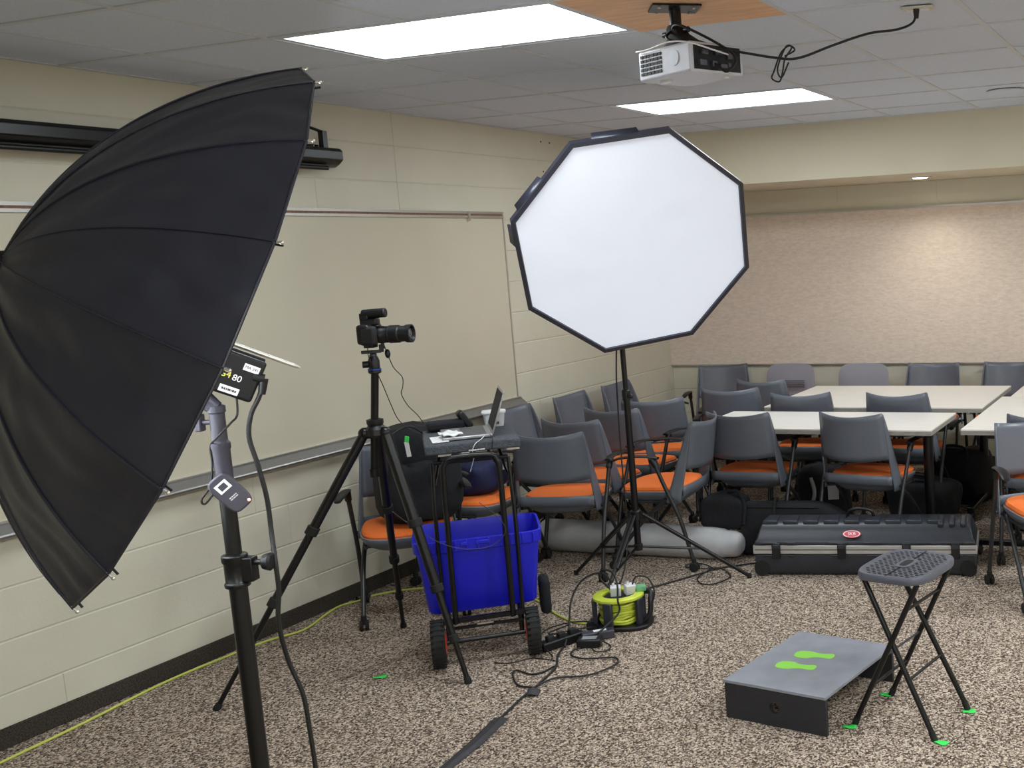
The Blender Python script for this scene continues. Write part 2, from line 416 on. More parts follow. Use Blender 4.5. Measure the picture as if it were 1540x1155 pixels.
# ------------------------------------------------------------------ whiteboard, tray, tack board, screen housing
t = thing('whiteboard', 'long whiteboard with metal tray on the left block wall', 'whiteboard', (0, 1.02, .862))
L2 = 1.83
MB().box((.008, 0, .6), (.012, 2 * L2, 1.2)).build('board_surface', 'whiteboard', t, smooth=False)
f = MB()
f.box((.01, L2 - .004, .6), (.02, .008, 1.2)); f.box((.01, -L2 + .004, .6), (.02, .008, 1.2)); f.box((.012, 0, 1.214), (.022, 2 * L2, .007)); f.box((.012, 0, 1.184), (.022, 2 * L2, .014)); f.box((.012, 0, 1.208), (.02, 2 * L2, .010))
f.build('frame', 'alu', t, smooth=False)
MB().box((.01, 0, 1.197), (.014, 2 * L2 - .01, .012)).build('cork_strip', 'cork', t, smooth=False)
tr = MB(); prof = [(.001, 0), (.001, -.056), (.055, -.056), (.068, -.050), (.074, -.040), (.070, -.034), (.028, .0)]
n = len(prof); ys = (-L2, L2 + .02)
tr.add([(x, ys[0], z) for x, z in prof] + [(x, ys[1], z) for x, z in prof], [(i, (i + 1) % n, n + (i + 1) % n, n + i) for i in range(n)] + [tuple(range(n))[::-1], tuple(range(n, 2 * n))])
trr = tr.build('tray', 'tray', t, smooth=False)
MB().box((.016, .01, .004), (.03, 2 * L2 + .02, .008)).build('tray_lip', 'alu', trr, smooth=False)
c = MB(); c.box((.026, L2 - .36, 1.2), (.012, .02, .03)); c.box((.03, L2 - .36, 1.175), (.006, .012, .03)); c.build('map_clip', 'alu', t, smooth=False)

t = thing('tack_board', 'wide tan fabric tack board on the back wall', 'bulletin board', (1.5, YB, .815))
MB().box((1.525, -.012, .61), (3.05 + 1.5, .02, 1.21)).build('fabric_panel', 'tack', t, smooth=False)
f = MB(); w0, w1 = -1.515, 3.8
t.location.x = 1.5
f.box(((w0 + w1) / 2, -.014, 1.22), (w1 - w0, .026, .014)); f.box(((w0 + w1) / 2, -.014, .002), (w1 - w0, .026, .012))
f.box((w0, -.014, .61), (.01, .026, 1.21)); f.box((w1, -.014, .61), (.01, .026, 1.21))
f.build('frame', 'alu', t, smooth=False)
# fabric centred on frame
t.children[0].data.transform(Matrix.Translation(((w0 + w1) / 2 - 1.525, 0, 0)) @ Matrix.Diagonal((1, 1, 1, 1)))
t.children[0].data.transform(Matrix.Translation(((w0 + w1) / 2, 0, 0)) @ Matrix.Diagonal(((w1 - w0) / 4.55, 1, 1, 1)) @ Matrix.Translation((-(w0 + w1) / 2, 0, 0)))

t = thing('projection_screen_housing', 'long black roll-up screen housing high on the left wall', 'projection screen', (0, -.45, 2.33))
b = MB(); prof = [(.035, -.045), (.035, .038), (.05, .05), (.11, .05), (.125, .035), (.125, -.01), (.10, -.03), (.07, -.045)]
n = len(prof); ys = (-1.82, 1.82)
b.add([(x, ys[0], z) for x, z in prof] + [(x, ys[1], z) for x, z in prof], [(i, (i + 1) % n, n + (i + 1) % n, n + i) for i in range(n)] + [tuple(range(n))[::-1], tuple(range(n, 2 * n))])
b.build('case', 'blackmetal', t, bevel=.004)
MB().cyl((.09, -1.7, -.052), (.09, 1.74, -.052), .011, n=12).build('bottom_bar', 'black', t)
b = MB(); b.box((.08, 1.74, .09), (.03, .03, .09)); b.tube([(.08, 1.74, .13), (.05, 1.6, .17), (.012, 1.45, .19)], .008, smooth=False); b.box((.03, 1.66, .062), (.036, .28, .012))
b.box((.019, 1.5, .0), (.034, .12, .06)); b.box((.019, -1.5, .0), (.034, .12, .06)); b.build('bracket', 'blackmetal', t)

# ------------------------------------------------------------------ chairs
def back_y(z): return -.205 - .075 * max(0, (z - .42) / .42) ** .8
def back_w(z): return .192 + .022 * (1 - (z - .42) / .42) + .004
def make_chair(label):
    t = thing('armchair', label, 'chair', group=None)
    # backrest: curved panel plus the two side blades that run down to the seat
    b = MB()
    def pan(u, v):
        z = .575 + .26 * v; x = (2 * u - 1); w = back_w(z)
        zz = z + (.006 - .020 * (1 - x * x)) * v ** 2 - .014 * (1 - x * x) * (1 - v) ** 2
        return (x * w, back_y(z) - .062 * (1 - x * x) + .012, zz)
    b.grid(pan, 12, 8)
    for s in (-1, 1):
        def bl(u, v, s=s):
            z = .385 + .45 * v; w = back_w(z) + .0; fl = (1 - v)
            return (s * (w + .020 * u * fl), back_y(z) + .012 + u * (.006 + .075 * fl ** .7), z - .0 * u * v)
        b.grid(bl, 4, 12)
    # rear lip joining the blades below the slot
    def lip(u, v):
        x = 2 * u - 1
        return (x * .214, -.205 - .022 * (1 - x * x), .42 + .055 * v)
    b.grid(lip, 12, 2)
    b.build('backrest', 'chair', t, solid=.008)
    out = superell(.225, .215, 3.4, 44)
    def ring(sx, sy, z, dz=0): return [Vector((x * sx, y * sy + .0, z - dz * (y / .215) ** 2 * (1 if y > 0 else -.2))) for x, y in out]
    sh = MB().rings([ring(.3, .3, .358), ring(.70, .72, .366), ring(.90, .92, .395, .006), ring(.975, .98, .422, .01), ring(1, 1, .432, .012), ring(1, 1, .440, .012), ring(.96, .96, .442, .012), ring(.5, .5, .438)])
    sh.build('seat_shell', 'chair', t)
    MB().tube([tuple(q) for q in ring(.985, .985, .444, .012)], .0032, 6, smooth=False, closed=True).build('seat_trim', 'chairpale', t)
    cu = MB().rings([ring(.90, .90, .437, .012), ring(.955, .955, .443, .012), ring(.965, .965, .456, .012), ring(.93, .93, .468, .012), ring(.8, .8, .474, .010), ring(.5, .5, .475, .004), ring(.15, .15, .475)])
    cu.build('seat_cushion', 'seat', t)
    fr = MB()
    for s in (-1, 1): fr.tube([(s * .215, -.16, .40), (s * .2, -.05, .385), (s * .2, .12, .385)], .010, 8)
    for y in (-.1, .1): fr.cyl((-.215, y, .388), (.215, y, .388), .010, n=8)
    fr.build('seat_frame', 'leg', t)
    for s in (-1, 1):
        rl = MB().tube([(s * .25, -.255, .06), (s * .253, -.19, .30), (s * .262, -.11, .5), (s * .27, -.06, .635)], .0115, 10)
        rl.tube([(s * .253, -.15, .41), (s * .2, -.14, .40)], .009, 8, smooth=False)
        l = rl.build('leg', 'leg', t)
        c = MB(); c.cyl((s * .25 - .021, -.258, .026), (s * .25 - .005, -.258, .026), .026, n=16); c.cyl((s * .25 + .005, -.258, .026), (s * .25 + .021, -.258, .026), .026, n=16); c.cyl((s * .25, -.256, .03), (s * .25, -.255, .075), .014, n=12)
        c.build('caster', 'blackrub', l, bevel=.003)
        l = MB().tube([(s * .205, -.1, .40), (s * .225, .04, .28), (s * .24, .225, .06)], .0115, 10).build('leg', 'leg', t)
        c = MB(); c.cyl((s * .24 - .021, .228, .026), (s * .24 - .005, .228, .026), .026, n=16); c.cyl((s * .24 + .005, .228, .026), (s * .24 + .021, .228, .026), .026, n=16); c.cyl((s * .24, .226, .03), (s * .24, .225, .075), .014, n=12)
        c.build('caster', 'blackrub', l, bevel=.003)
        # armrest: socket + curved tapering pad
        a = MB(); a.cyl((s * .268, -.075, .60), (s * .271, -.05, .645), .017, .02, 12)
        path = [(s * .268, -.09, .648, .018), (s * .272, -.03, .657, .024), (s * .282, .05, .660, .026), (s * .296, .13, .652, .024), (s * .304, .165, .640, .016)]
        rr = []
        for x, y, z, w in path: rr.append([Vector((x + w * math.cos(q), y, z + .007 * math.sin(q))) for q in [2 * PI * i / 12 for i in range(12)]])
        a.rings(rr); a.build('armrest', 'black', t)
    return t
CH = [  # x, y, yaw, label, group
 (.48, 1.16, 3.842, 'grey chair with orange seat under the black backpack, beside the camera tripod', None),
 (.42, 1.79, -PI / 2 + .1, 'wall chair behind the laptop cart holding the navy lunch bag', None),
 (.42, 2.58, -PI / 2, 'wall chair just right of the laptop, its back to the whiteboard wall', None),
 (.45, 3.20, -PI / 2, 'chair with its back to the left wall, second along from the laptop', None),
 (.47, 3.79, -PI / 2, 'last chair against the left wall, nearest the room corner', None),
 (.92, 1.97, .24, 'grey chair seen from behind right next to the laptop cart, in front of its cluster', None),
 (.85, 2.43, -.04, 'chair seen from behind just beyond the one beside the laptop cart', None),
 (.88, 2.86, -.07, 'chair seen from behind left of the octagonal softbox pole, third from the laptop cart', None),
 (.82, 3.25, .42, 'turned chair seen from behind just right of the softbox pole', None),
 (1.36, 2.28, 1.67, 'chair turned sideways, orange seat pointing left behind the softbox stand legs', None),
 (.66, 4.68, 3.542, 'chair in the far left corner of the room, its armrest toward the wall', None),
 (1.17, 4.60, PI, 'chair against the back wall, second from the room corner', None),
 (1.79, 4.58, PI, 'chair against the back wall, third from the room corner', None),
 (2.34, 4.68, PI + .03, 'chair against the back wall, fourth from the room corner', None),
 (2.92, 4.72, PI, 'chair against the back wall, rightmost in the photo', None),
 (1.32, 4.23, -.12, 'chair at the far left end of the rear white table', None),
 (1.21, 3.76, .18, 'chair at the near left end of the rear white table', None),
 (1.82, 3.545, .13, 'left one of two chairs wedged between the two white tables', None),
 (2.50, 3.55, .0, 'right one of two chairs wedged between the two white tables', None),
 (1.77, 2.73, .0, 'left chair at the front white table, above the soft black bag', None),
 (2.50, 2.735, -.15, 'right chair at the front white table, behind the black hard case', None),
 (3.64, 2.04, 3.684, 'chair cut by the right edge of the photo, turned toward the camera', None),
 (3.54, 2.74, .0, 'chair tucked under the right-hand white table, behind the one at the photo edge', None),
]
proto = None
for x, y, a, lb, gp in CH:
    if proto is None: proto = o = make_chair(lb)
    else: o = copy_tree(proto)
    o.location = (x, y, 0); o.rotation_euler = (0, 0, a); o['label'] = lb; o['group'] = 'grey armchairs with orange seats'

# two of the chairs by the back wall have paler rounded backs, one with slits
def pale_back(parent, slits):
    b = MB(); rg = []
    for off_, k in ((-.006, .97), (-.004, 1.), (.004, 1.), (.006, .97)):
        rg.append([Vector((x * k, -.235 - .05 * ((z + .2) / .42) + off_ - .035 * (1 - (x / .205) ** 2), .655 + z * k)) for x, z in superell(.205, .19, 5, 56)])
    b.rings(rg); o = b.build('backrest', 'chairpale', parent)
    if slits:
        q = MB()
        for j in range(4): q.box((0, -.232, .665 + j * .016), (.26, .006, .005))
        q.build('slits', 'dark', o, smooth=False)
for o in [o for o in bpy.data.objects if o.get('label') in ('chair against the back wall, second from the room corner', 'chair against the back wall, third from the room corner')]:
    sl = 'second' in o['label']
    for ch in list(o.children):
        if ch.name.startswith('backrest'): bpy.data.objects.remove(ch)
    pale_back(o, sl)
    o['label'] = 'chair with a pale rounded slotted back against the back wall' if sl else 'chair with a pale rounded unslotted back against the back wall'

# ------------------------------------------------------------------ tables
def table(x0, y0, x1, y1, label, alongx=True, z=.735):
    cx, cy = (x0 + x1) / 2, (y0 + y1) / 2; w, d = x1 - x0, y1 - y0
    t = thing('training_table', label, 'table', (cx, cy, 0), group='white laminate tables')
    MB().box((0, 0, z - .004), (w, d, .008)).build('tabletop', 'table', t, smooth=False, bevel=.001)
    MB().box((0, 0, z - .020), (w, d, .024)).build('edge_band', 'tabedge', t, smooth=False, bevel=.002)
    for s in (-1, 1):
        for q in (-1, 1) :
            lx, ly = ((s * (w / 2 - .10), q * (d / 2 - .14)) if alongx else (s * (w / 2 - .14), q * (d / 2 - .10)))
            if not (q == 1):
                px, py = (lx, 0) if alongx else (0, s * (d / 2 - .10))
                l = MB(); l.cyl((px, py, .06), (px, py, z - .04), .030, n=16)
                dx, dy = (0, 1) if alongx else (1, 0); half = (d if alongx else w) / 2 - .06
                l.box((px, py, .075), (.045 + dx * 2 * half, .045 + dy * 2 * half, .03)); l.box((px, py, z - .05), (.04 + dx * 1.4 * half, .04 + dy * 1.4 * half, .03))
                lo = l.build('leg', 'blackmetal', t, bevel=.004)
                for e in (-1, 1):
                    c = MB(); ex, ey = px + dx * e * (half - .0), py + dy * e * (half - .0)
                    c.cyl((ex - .022, ey, .03), (ex - .004, ey, .03), .03, n=16); c.cyl((ex + .004, ey, .03), (ex + .022, ey, .03), .03, n=16); c.cyl((ex, ey, .03), (ex, ey, .07), .012, n=10)
                    c.build('caster', 'blackrub', lo, bevel=.003)
    return t
table(1.44, 2.52, 2.91, 3.15, 'front white laminate table behind the black hard case')
table(1.57, 3.345, 3.03, 4.38, 'deep rear white laminate table in front of the back wall chairs')
table(3.065, 2.565, 3.80, 3.84, 'near right white laminate table running away from the camera', False)
table(3.12, 3.852, 3.86, 4.40, 'far right white laminate table offset toward the back wall', False)

# ------------------------------------------------------------------ black umbrella on its stand
C = Vector((2.459, -1.692, 1.673)); az, el, R, ph, hh = .991, -.474, .568, 5.201, .309
A = Vector((math.cos(az) * math.cos(el), math.sin(az) * math.cos(el), math.sin(el)))
# same frame as the measured rim: u = z x a
U = Vector((0, 0, 1)).cross(A).normalized(); V = A.cross(U)
RS = -R  # measured radius sign
N = 16
BT = .82
def rimdir(th): return (math.cos(th) * U + math.sin(th) * V)
PHI0 = ph + PI
t = thing('photo_umbrella', 'large black studio umbrella seen from outside at the left of the photo', 'umbrella', C - A * hh)
O_ = C - A * hh
def canopy(r_off, a_off, sag):
    def fn(u, v):
        th = u * 2 * PI; k = th / (2 * PI / N); fr = k - math.floor(k)
        tt = v
        rr = R * math.sin(tt * BT) / math.sin(BT)
        ax = hh * (1 - math.cos(tt * BT)) / (1 - math.cos(BT))
        q = math.sin(PI * fr)
        ch = math.cos(PI / N) / math.cos((fr - .5) * 2 * PI / N)
        rr *= (1 - q * 0) * ch - sag * q * math.sin(PI * min(tt, 1)) * .5
        rr += r_off; ax += a_off - .018 * q * (tt ** 6) * 0
        ax += (.006 * math.sin(41 * th + 4 * math.sin(9 * tt + k)) * math.sin(PI * fr) * tt ** 3 + .006 * math.sin(11 * th + 7 * tt) * math.sin(PI * tt) * math.sin(PI * fr) + .0045 * math.sin(26 * tt + 5 * th) * math.sin(PI * fr) ** 2 * tt) if tt < .985 else 0
        return rimdir(PHI0 + th) * max(rr, .004) + A * ax
    return fn
MB().grid(canopy(0, 0, .035), N * 14, 48).build('canopy', 'nylon', t)
lin_ = canopy(-.006, .008, .035); MB().grid(lambda u, v: lin_(u, v * .95), N * 8, 20).build('lining', 'lining', t)
for k in range(N):
    th = 2 * PI * k / N; pts = []
    for j in range(9):
        tt = j / 8; rr = R * math.sin(tt * BT) / math.sin(BT); ax = hh * (1 - math.cos(tt * BT)) / (1 - math.cos(BT))
        pts.append(rimdir(PHI0 + th) * max(rr - .005, .004) + A * (ax + .012))
    rb = MB().tube(pts, .0022, 6, sub=3).build('rib', 'blackmetal', t)
    e = rimdir(PHI0 + th) * R + A * hh; dd = (rimdir(PHI0 + th) * .6 + A).normalized()
    tp = MB(); tp.cyl(e - dd * .006, e + dd * .007, .0022, n=8); tp.ball(e + dd * .008, .0035, 6); tp.build('rib_tip', 'silver', rb)
s_ = MB()   # raised seams over each rib
for k in range(N):
    th = 2 * PI * k / N; pts = []
    for j in range(13):
        tt = .04 + .96 * j / 12; rr = R * math.sin(tt * BT) / math.sin(BT); ax = hh * (1 - math.cos(tt * BT)) / (1 - math.cos(BT))
        pts.append(rimdir(PHI0 + th) * (rr + .001) + A * (ax - .0005))
    s_.tube(pts, .0022, 5, sub=2)
s_.build('seams', 'nylon', t)
hm = MB(); hm.tube([(rimdir(PHI0 + 2 * PI * k / N) * (R * .997) + A * (hh * .992)) for k in range(N)], .0025, 6, smooth=False, closed=True); hm.build('hem', 'nylon', t)
sf = MB(); sf.cyl(-A * .03, A * (hh + .215), .0042, n=10); sf.cyl(A * (hh + .215), A * (hh + .228), .0042, .002, n=10); sf.build('shaft', 'silver', t)
MB().lathe(-A * .035, A, [(0, .004), (.01, .008), (.03, .018), (.036, .022)], 16).build('crown_cap', 'black', t)

# studio flash clamped on the umbrella shaft
SX = A; SY = -U; SZ = SX.cross(SY)
if SZ.z < 0: SY = U; SZ = SX.cross(SY)
t = thing('studio_flash', 'black flash head with white stickers at the umbrella rim', 'flash', C)
FB = basis((0, 0, 0), SX, SY, SZ)
b = MB().at(FB); b.box((.075, 0, -.058), (.17, .085, .088)); b.build('body', 'black', t, bevel=.006)
b = MB().at(FB); b.box((.075, 0, -.0135), (.165, .05, .012)); b.build('top_rail', 'blackmetal', t, bevel=.003)
b = MB().at(FB); b.lathe((-.035, 0, -.067), (-1, 0, 0), [(0, .045), (.03, .05), (.05, .052), (.05, .04)], 24); b.build('reflector', 'blackmetal', t)
# which side of the box faces the camera
camp = Vector((4.399, -3.355, 1.776)); side = 1 if (FB.to_3x3() @ Vector((0, 1, 0))).dot(camp - C) > 0 else -1
def on_side(x, z, rot=0):
    lx = SX if side < 0 else -SX
    # text x axis must run to the viewer's right
    yv = SZ; zv = SY * side; xv = yv.cross(zv)
    m = basis(FB @ Vector((x, side * .0432, z)), xv, yv, zv)
    return m @ Matrix.Rotation(rot, 4, 'Z')
def sticker(name, x, z, w, h, par, m='paper'):
    mm = on_side(x, z); b = MB().at(mm); b.box((0, 0, 0), (w, h, .001)); return b.build(name, m, par, bevel=.0)
s1 = sticker('sticker', .136, -.036, .030, .014, t); text('printing', 'MA 241', .008, 'greymetal', on_side(.136, -.036) @ Matrix.Translation((0, 0, .0007)), s1, .0002)
s2 = sticker('sticker', .112, -.090, .037, .014, t); lines('printing', 1, .028, .008, 'greymetal', on_side(.112, -.090) @ Matrix.Translation((0, 0, .0007)), s2)
l1 = text('lettering', 'DG4', .018, 'yellowtx', on_side(.088, -.062), t, .0003); l2 = text('lettering', '80', .018, 'paper', on_side(.118, -.064), t, .0003)
# tilting bracket
b = MB().at(FB); b.box((.045, 0, -.118), (.05, .03, .034)); b.build('swivel_mount', 'greymetal', t, bevel=.005)
SBX, SBY = 2.50, -1.677
t2 = thing('light_stand', 'black light stand holding the umbrella, foreground left', 'light stand', (SBX, SBY, 0))
b = MB(); b.cyl((0, 0, .16), (0, 0, 1.187), .0175, n=20); b.build('lower_pole', 'blackmetal', t2)
b = MB(); b.cyl((0, 0, 1.15), (0, 0, 1.34), .0150, n=20); b.build('middle_pole', 'blackmetal', t2)
b = MB(); b.lathe((0, 0, 1.33), (0, 0, 1), [(0, .018), (.012, .02), (.02, .018), (.03, .0165), (.09, .0165), (.095, .0185), (.105, .0185), (.11, .0145), (.165, .0145), (.168, .017), (.18, .017), (.182, .012)], 20)
b.build('upper_pole', 'greymetal', t2)
hb = C + SX * .045 + SZ * (-.135) - Vector((SBX, SBY, 0))
b = MB(); b.cyl((0, 0, 1.50), (0, 0, 1.508), .012, n=16); b.build('spigot', 'chrome', t2)
b = MB(); b.cyl((0, 0, 1.505), (hb.x * .4, hb.y * .4, 1.53), .015, .02, n=16); b.cyl((hb.x * .4, hb.y * .4, 1.53), tuple(hb), .018, .014, n=14)
b.ball(tuple(Vector((hb.x * .5, hb.y * .5, (1.53 + hb.z) / 2))), .022, 10)
b.build('tilt_bracket', 'greymetal', t2)
kd = Vector((-.95, -.31, 0)).normalized()      # knob pointing left in the photo
b = MB(); b.cyl(kd * .012 + Vector((0, 0, 1.478)), kd * .03 + Vector((0, 0, 1.478)), .005, n=10); k1 = b.build('knob', 'greymetal', t2)
b = MB(); b.box(tuple(kd * .037 + Vector((0, 0, 1.478))), (.014, .02, .036), rz=math.atan2(kd.y, kd.x)); b.build('wing', 'greymetal', k1, bevel=.003)
b = MB(); b.lathe((0, 0, 1.135), (0, 0, 1), [(0, .024), (.008, .025), (.012, .022), (.05, .022), (.055, .025), (.068, .025), (.07, .018)], 20); b.box(tuple(Vector((.0245, .008, 1.172))), (.03, .026, .05), rz=.3)
cl = b.build('clamp', 'blackmetal', t2, bevel=.002)
kd2 = Vector((.95, .31, 0)).normalized()
b = MB(); b.cyl(kd2 * .03 + Vector((0, 0, 1.185)), kd2 * .062 + Vector((0, 0, 1.185)), .006, n=10); b.lathe(kd2 * .055 + Vector((0, 0, 1.185)), kd2, [(0, .008), (.005, .016), (.018, .019), (.022, .014)], 10); b.build('clamp_knob', 'black', cl)
for k in range(3):
    a = 1.2 + k * 2 * PI / 3; d = Vector((math.cos(a), math.sin(a), 0))
    b = MB(); b.cyl(d * .03 + Vector((0, 0, .52)), d * .5 + Vector((0, 0, .015)), .010, n=10); l = b.build('leg', 'blackmetal', t2)
    MB().cyl(d * .49 + Vector((0, 0, .0)), d * .5 + Vector((0, 0, .03)), .015, n=10).build('rubber_foot', 'blackrub', l)
    MB().cyl(d * .02 + Vector((0, 0, .2)), d * .25 + Vector((0, 0, .29)), .006, n=8).build('brace', 'blackmetal', t2)
MB().lathe((0, 0, .48), (0, 0, 1), [(0, .03), (.05, .034), (.06, .022)], 16).build('collar', 'black', t2)
# radio trigger strapped on the stand
t = thing('radio_trigger', 'small grey radio receiver with a square display and red light on the umbrella stand', 'radio receiver', (SBX, SBY, 1.335))
view = (Vector((camp.x, camp.y, 1.5)) - Vector((SBX, SBY, 1.335))).normalized(); rt = view.cross(Vector((0, 0, 1))).normalized() * -1; upv = view.cross(rt) * 1
if upv.z < 0: upv = -upv
rt = upv.cross(view)
mm = basis(view * .031 + rt * .006, rt, upv, view) @ Matrix.Rotation(math.radians(38), 4, 'Z')
b = MB().at(mm); b.prism([(x, y) for x, y in superell(.024, .041, 4, 28)], -.010, .010); b.build('case', 'greymetal', t, bevel=.003)
b = MB().at(mm); b.box((0, .018, .0105), (.026, .020, .001)); w_ = b.build('display_bezel', 'paper', t)
b = MB().at(mm); b.box((0, .018, .0112), (.015, .012, .001)); b.build('display', 'greymetal', w_)
lines('printing', 2, .018, .008, 'tube', mm @ Matrix.Translation((0, -.010, .0104)), t)
b = MB().at(mm); b.ball((.014, -.034, .010), .003, 8); b.build('status_light', 'led', t)
b = MB(); b.lathe((0, 0, -.008), (0, 0, 1), [(0, .0195), (.02, .0195), (.02, .017)], 18); b.build('strap', 'black', t)

# ------------------------------------------------------------------ octagonal softbox and stand
OC = Vector((1.871, 1.224, 1.811)); oa, oe, OR, oph = .708, -.445, .568, 1.327
ON = Vector((math.sin(oa) * math.cos(oe), -math.cos(oa) * math.cos(oe), math.sin(oe)))
OU = Vector((0, 0, 1)).cross(ON).normalized(); OV = ON.cross(OU)
def op(r, th, ax): return (math.cos(th) * OU + math.sin(th) * OV) * r + ON * ax
t = thing('octagonal_softbox', 'big white octagonal softbox in front of the back wall', 'softbox', OC)
angs = [oph - k * PI / 4 for k in range(8)]
b = MB()
rings = []
for r_, a_ in ((OR, .0), (OR * .985, -.03), (OR * .86, -.18), (OR * .6, -.34), (OR * .3, -.43), (.09, -.46)):
    rings.append([op(r_, a, a_) for a in angs])
b.rings(rings, cap=False); b.build('outer_shell', 'nylon', t, solid=.004, smooth=False)
b = MB()
rim = []
for r_, a_ in ((OR + .001, -.035), (OR + .003, .004), (OR - .016, .006), (OR - .019, -.002)): rim.append([op(r_, a, a_) for a in angs])
b.rings(rim, cap=False); b.build('rim_edging', 'nylon', t, solid=.003, smooth=False)
def dif(u, v):
    th = u * 2 * PI; k = th / (PI / 4); fr = k - math.floor(k)
    rr = (OR - .016) * v * math.cos(PI / 8) / math.cos((fr - .5) * PI / 4)
    wr = .0028 * math.sin(7 * th + 9 * v) * v * (1 - v) + .002 * math.sin(23 * th + 3 * math.sin(11 * v)) * v * v * (1 - v) * 2
    return op(rr, oph + th, -.004 - .012 * (1 - v * v) + wr)
b = MB().grid(dif, 96, 18); b.build('front_diffuser', 'diffuser', t)
def edge(k, q, dr, ax):
    a_, b_ = op(OR, angs[k], 0), op(OR, angs[(k + 1) % 8], 0); m_ = a_.lerp(b_, q); return m_ + m_.normalized() * dr + ON * ax
for k, q0, q1 in ((6, .12, .55), (7, .2, .7), (5, .7, .96)):   # velcro flaps folded over the upper left edges
    b = MB(); b.add([edge(k, q0, -.004, -.006), edge(k, q1, -.004, -.006), edge(k, q1 - .03, .016, -.04), edge(k, q0 + .03, .018, -.045)], [(0, 1, 2, 3)]); b.build('velcro_flap', 'nylon', t, solid=.006)
b = MB(); b.lathe(-ON * .455, ON, [(0, .085), (0.02, .085), (.02, .07), (0, .07)], 28, closed=True); b.build('speed_ring', 'blackmetal', t)
OB = OC - ON * .55
t = thing('studio_flash', 'black flash head hidden behind the octagonal softbox', 'flash', OC - ON * .46)
b = MB(); b.lathe((0, 0, 0), -ON, [(0, .05), (.01, .06), (.16, .06), (.2, .05), (.2, .01)], 24); b.build('body', 'black', t)
b = MB(); b.box(tuple(-ON * .08 - Vector((0, 0, .075))), (.04, .04, .05)); b.build('mount', 'blackmetal', t, bevel=.004)
PX, PY = 1.53, 1.64
topp = OC - ON * .54 - Vector((0, 0, .09))
t = thing('light_stand', 'black tripod light stand carrying the octagonal softbox', 'light stand', (PX, PY, 0))
tp = topp - Vector((PX, PY, 0))
lean = Vector((-.012, 0, 1))
b = MB(); b.cyl((.003, 0, .235), (-.004, 0, 1.06), .0175, n=18); b.build('lower_pole', 'blackmetal', t)
b = MB(); b.cyl((-.004, 0, 1.03), (-.012, 0, 1.6), .014, n=18); b.cyl((-.012, 0, 1.58), tuple(tp), .012, n=14); b.build('upper_pole', 'blackmetal', t)
b = MB(); b.lathe((-.004, 0, 1.03), (0, 0, 1), [(0, .022), (.05, .023), (.055, .018)], 16); b.cyl((0, 0, 1.055), (.035, -.03, 1.055), .007, n=8); b.ball((.04, -.034, 1.055), .013, 8); b.build('clamp', 'black', t)
b = MB(); b.lathe((0, 0, .40), (0, 0, 1), [(0, .026), (.045, .03), (.05, .02)], 16); b.build('collar', 'black', t)
b = MB(); b.lathe((.003, 0, .235), (0, 0, 1), [(0, .022), (.03, .024), (.035, .018)], 16); b.build('lower_collar', 'black', t)
feet = [(.996, 1.866), (1.998, 1.999), (1.585, 1.10)]
for fx, fy in feet:
    d = Vector((fx - PX, fy - PY, 0)); L_ = d.length; d.normalize()
    p0 = d * .035 + Vector((0, 0, .425)); p1 = d * L_ + Vector((0, 0, .012))
    b = MB(); w = d.cross(Vector((0, 0, 1)))
    b.cyl(p0 + w * .008, p1.lerp(p0, .5) + w * .008, .010, n=10); b.cyl(p0 - w * .008, p1.lerp(p0, .5) - w * .008, .010, n=10); b.cyl(p0.lerp(p1, .45), p1, .0105, n=10)
    l = b.build('leg', 'blackmetal', t); MB().cyl(p1 - Vector((0, 0, .012)), p1 + Vector((0, 0, .012)), .013, n=10).build('rubber_foot', 'blackrub', l)
    b = MB(); b.cyl(d * .025 + Vector((0, 0, .25)), p0.lerp(p1, .55), .007, n=8); b.build('brace', 'blackmetal', t)

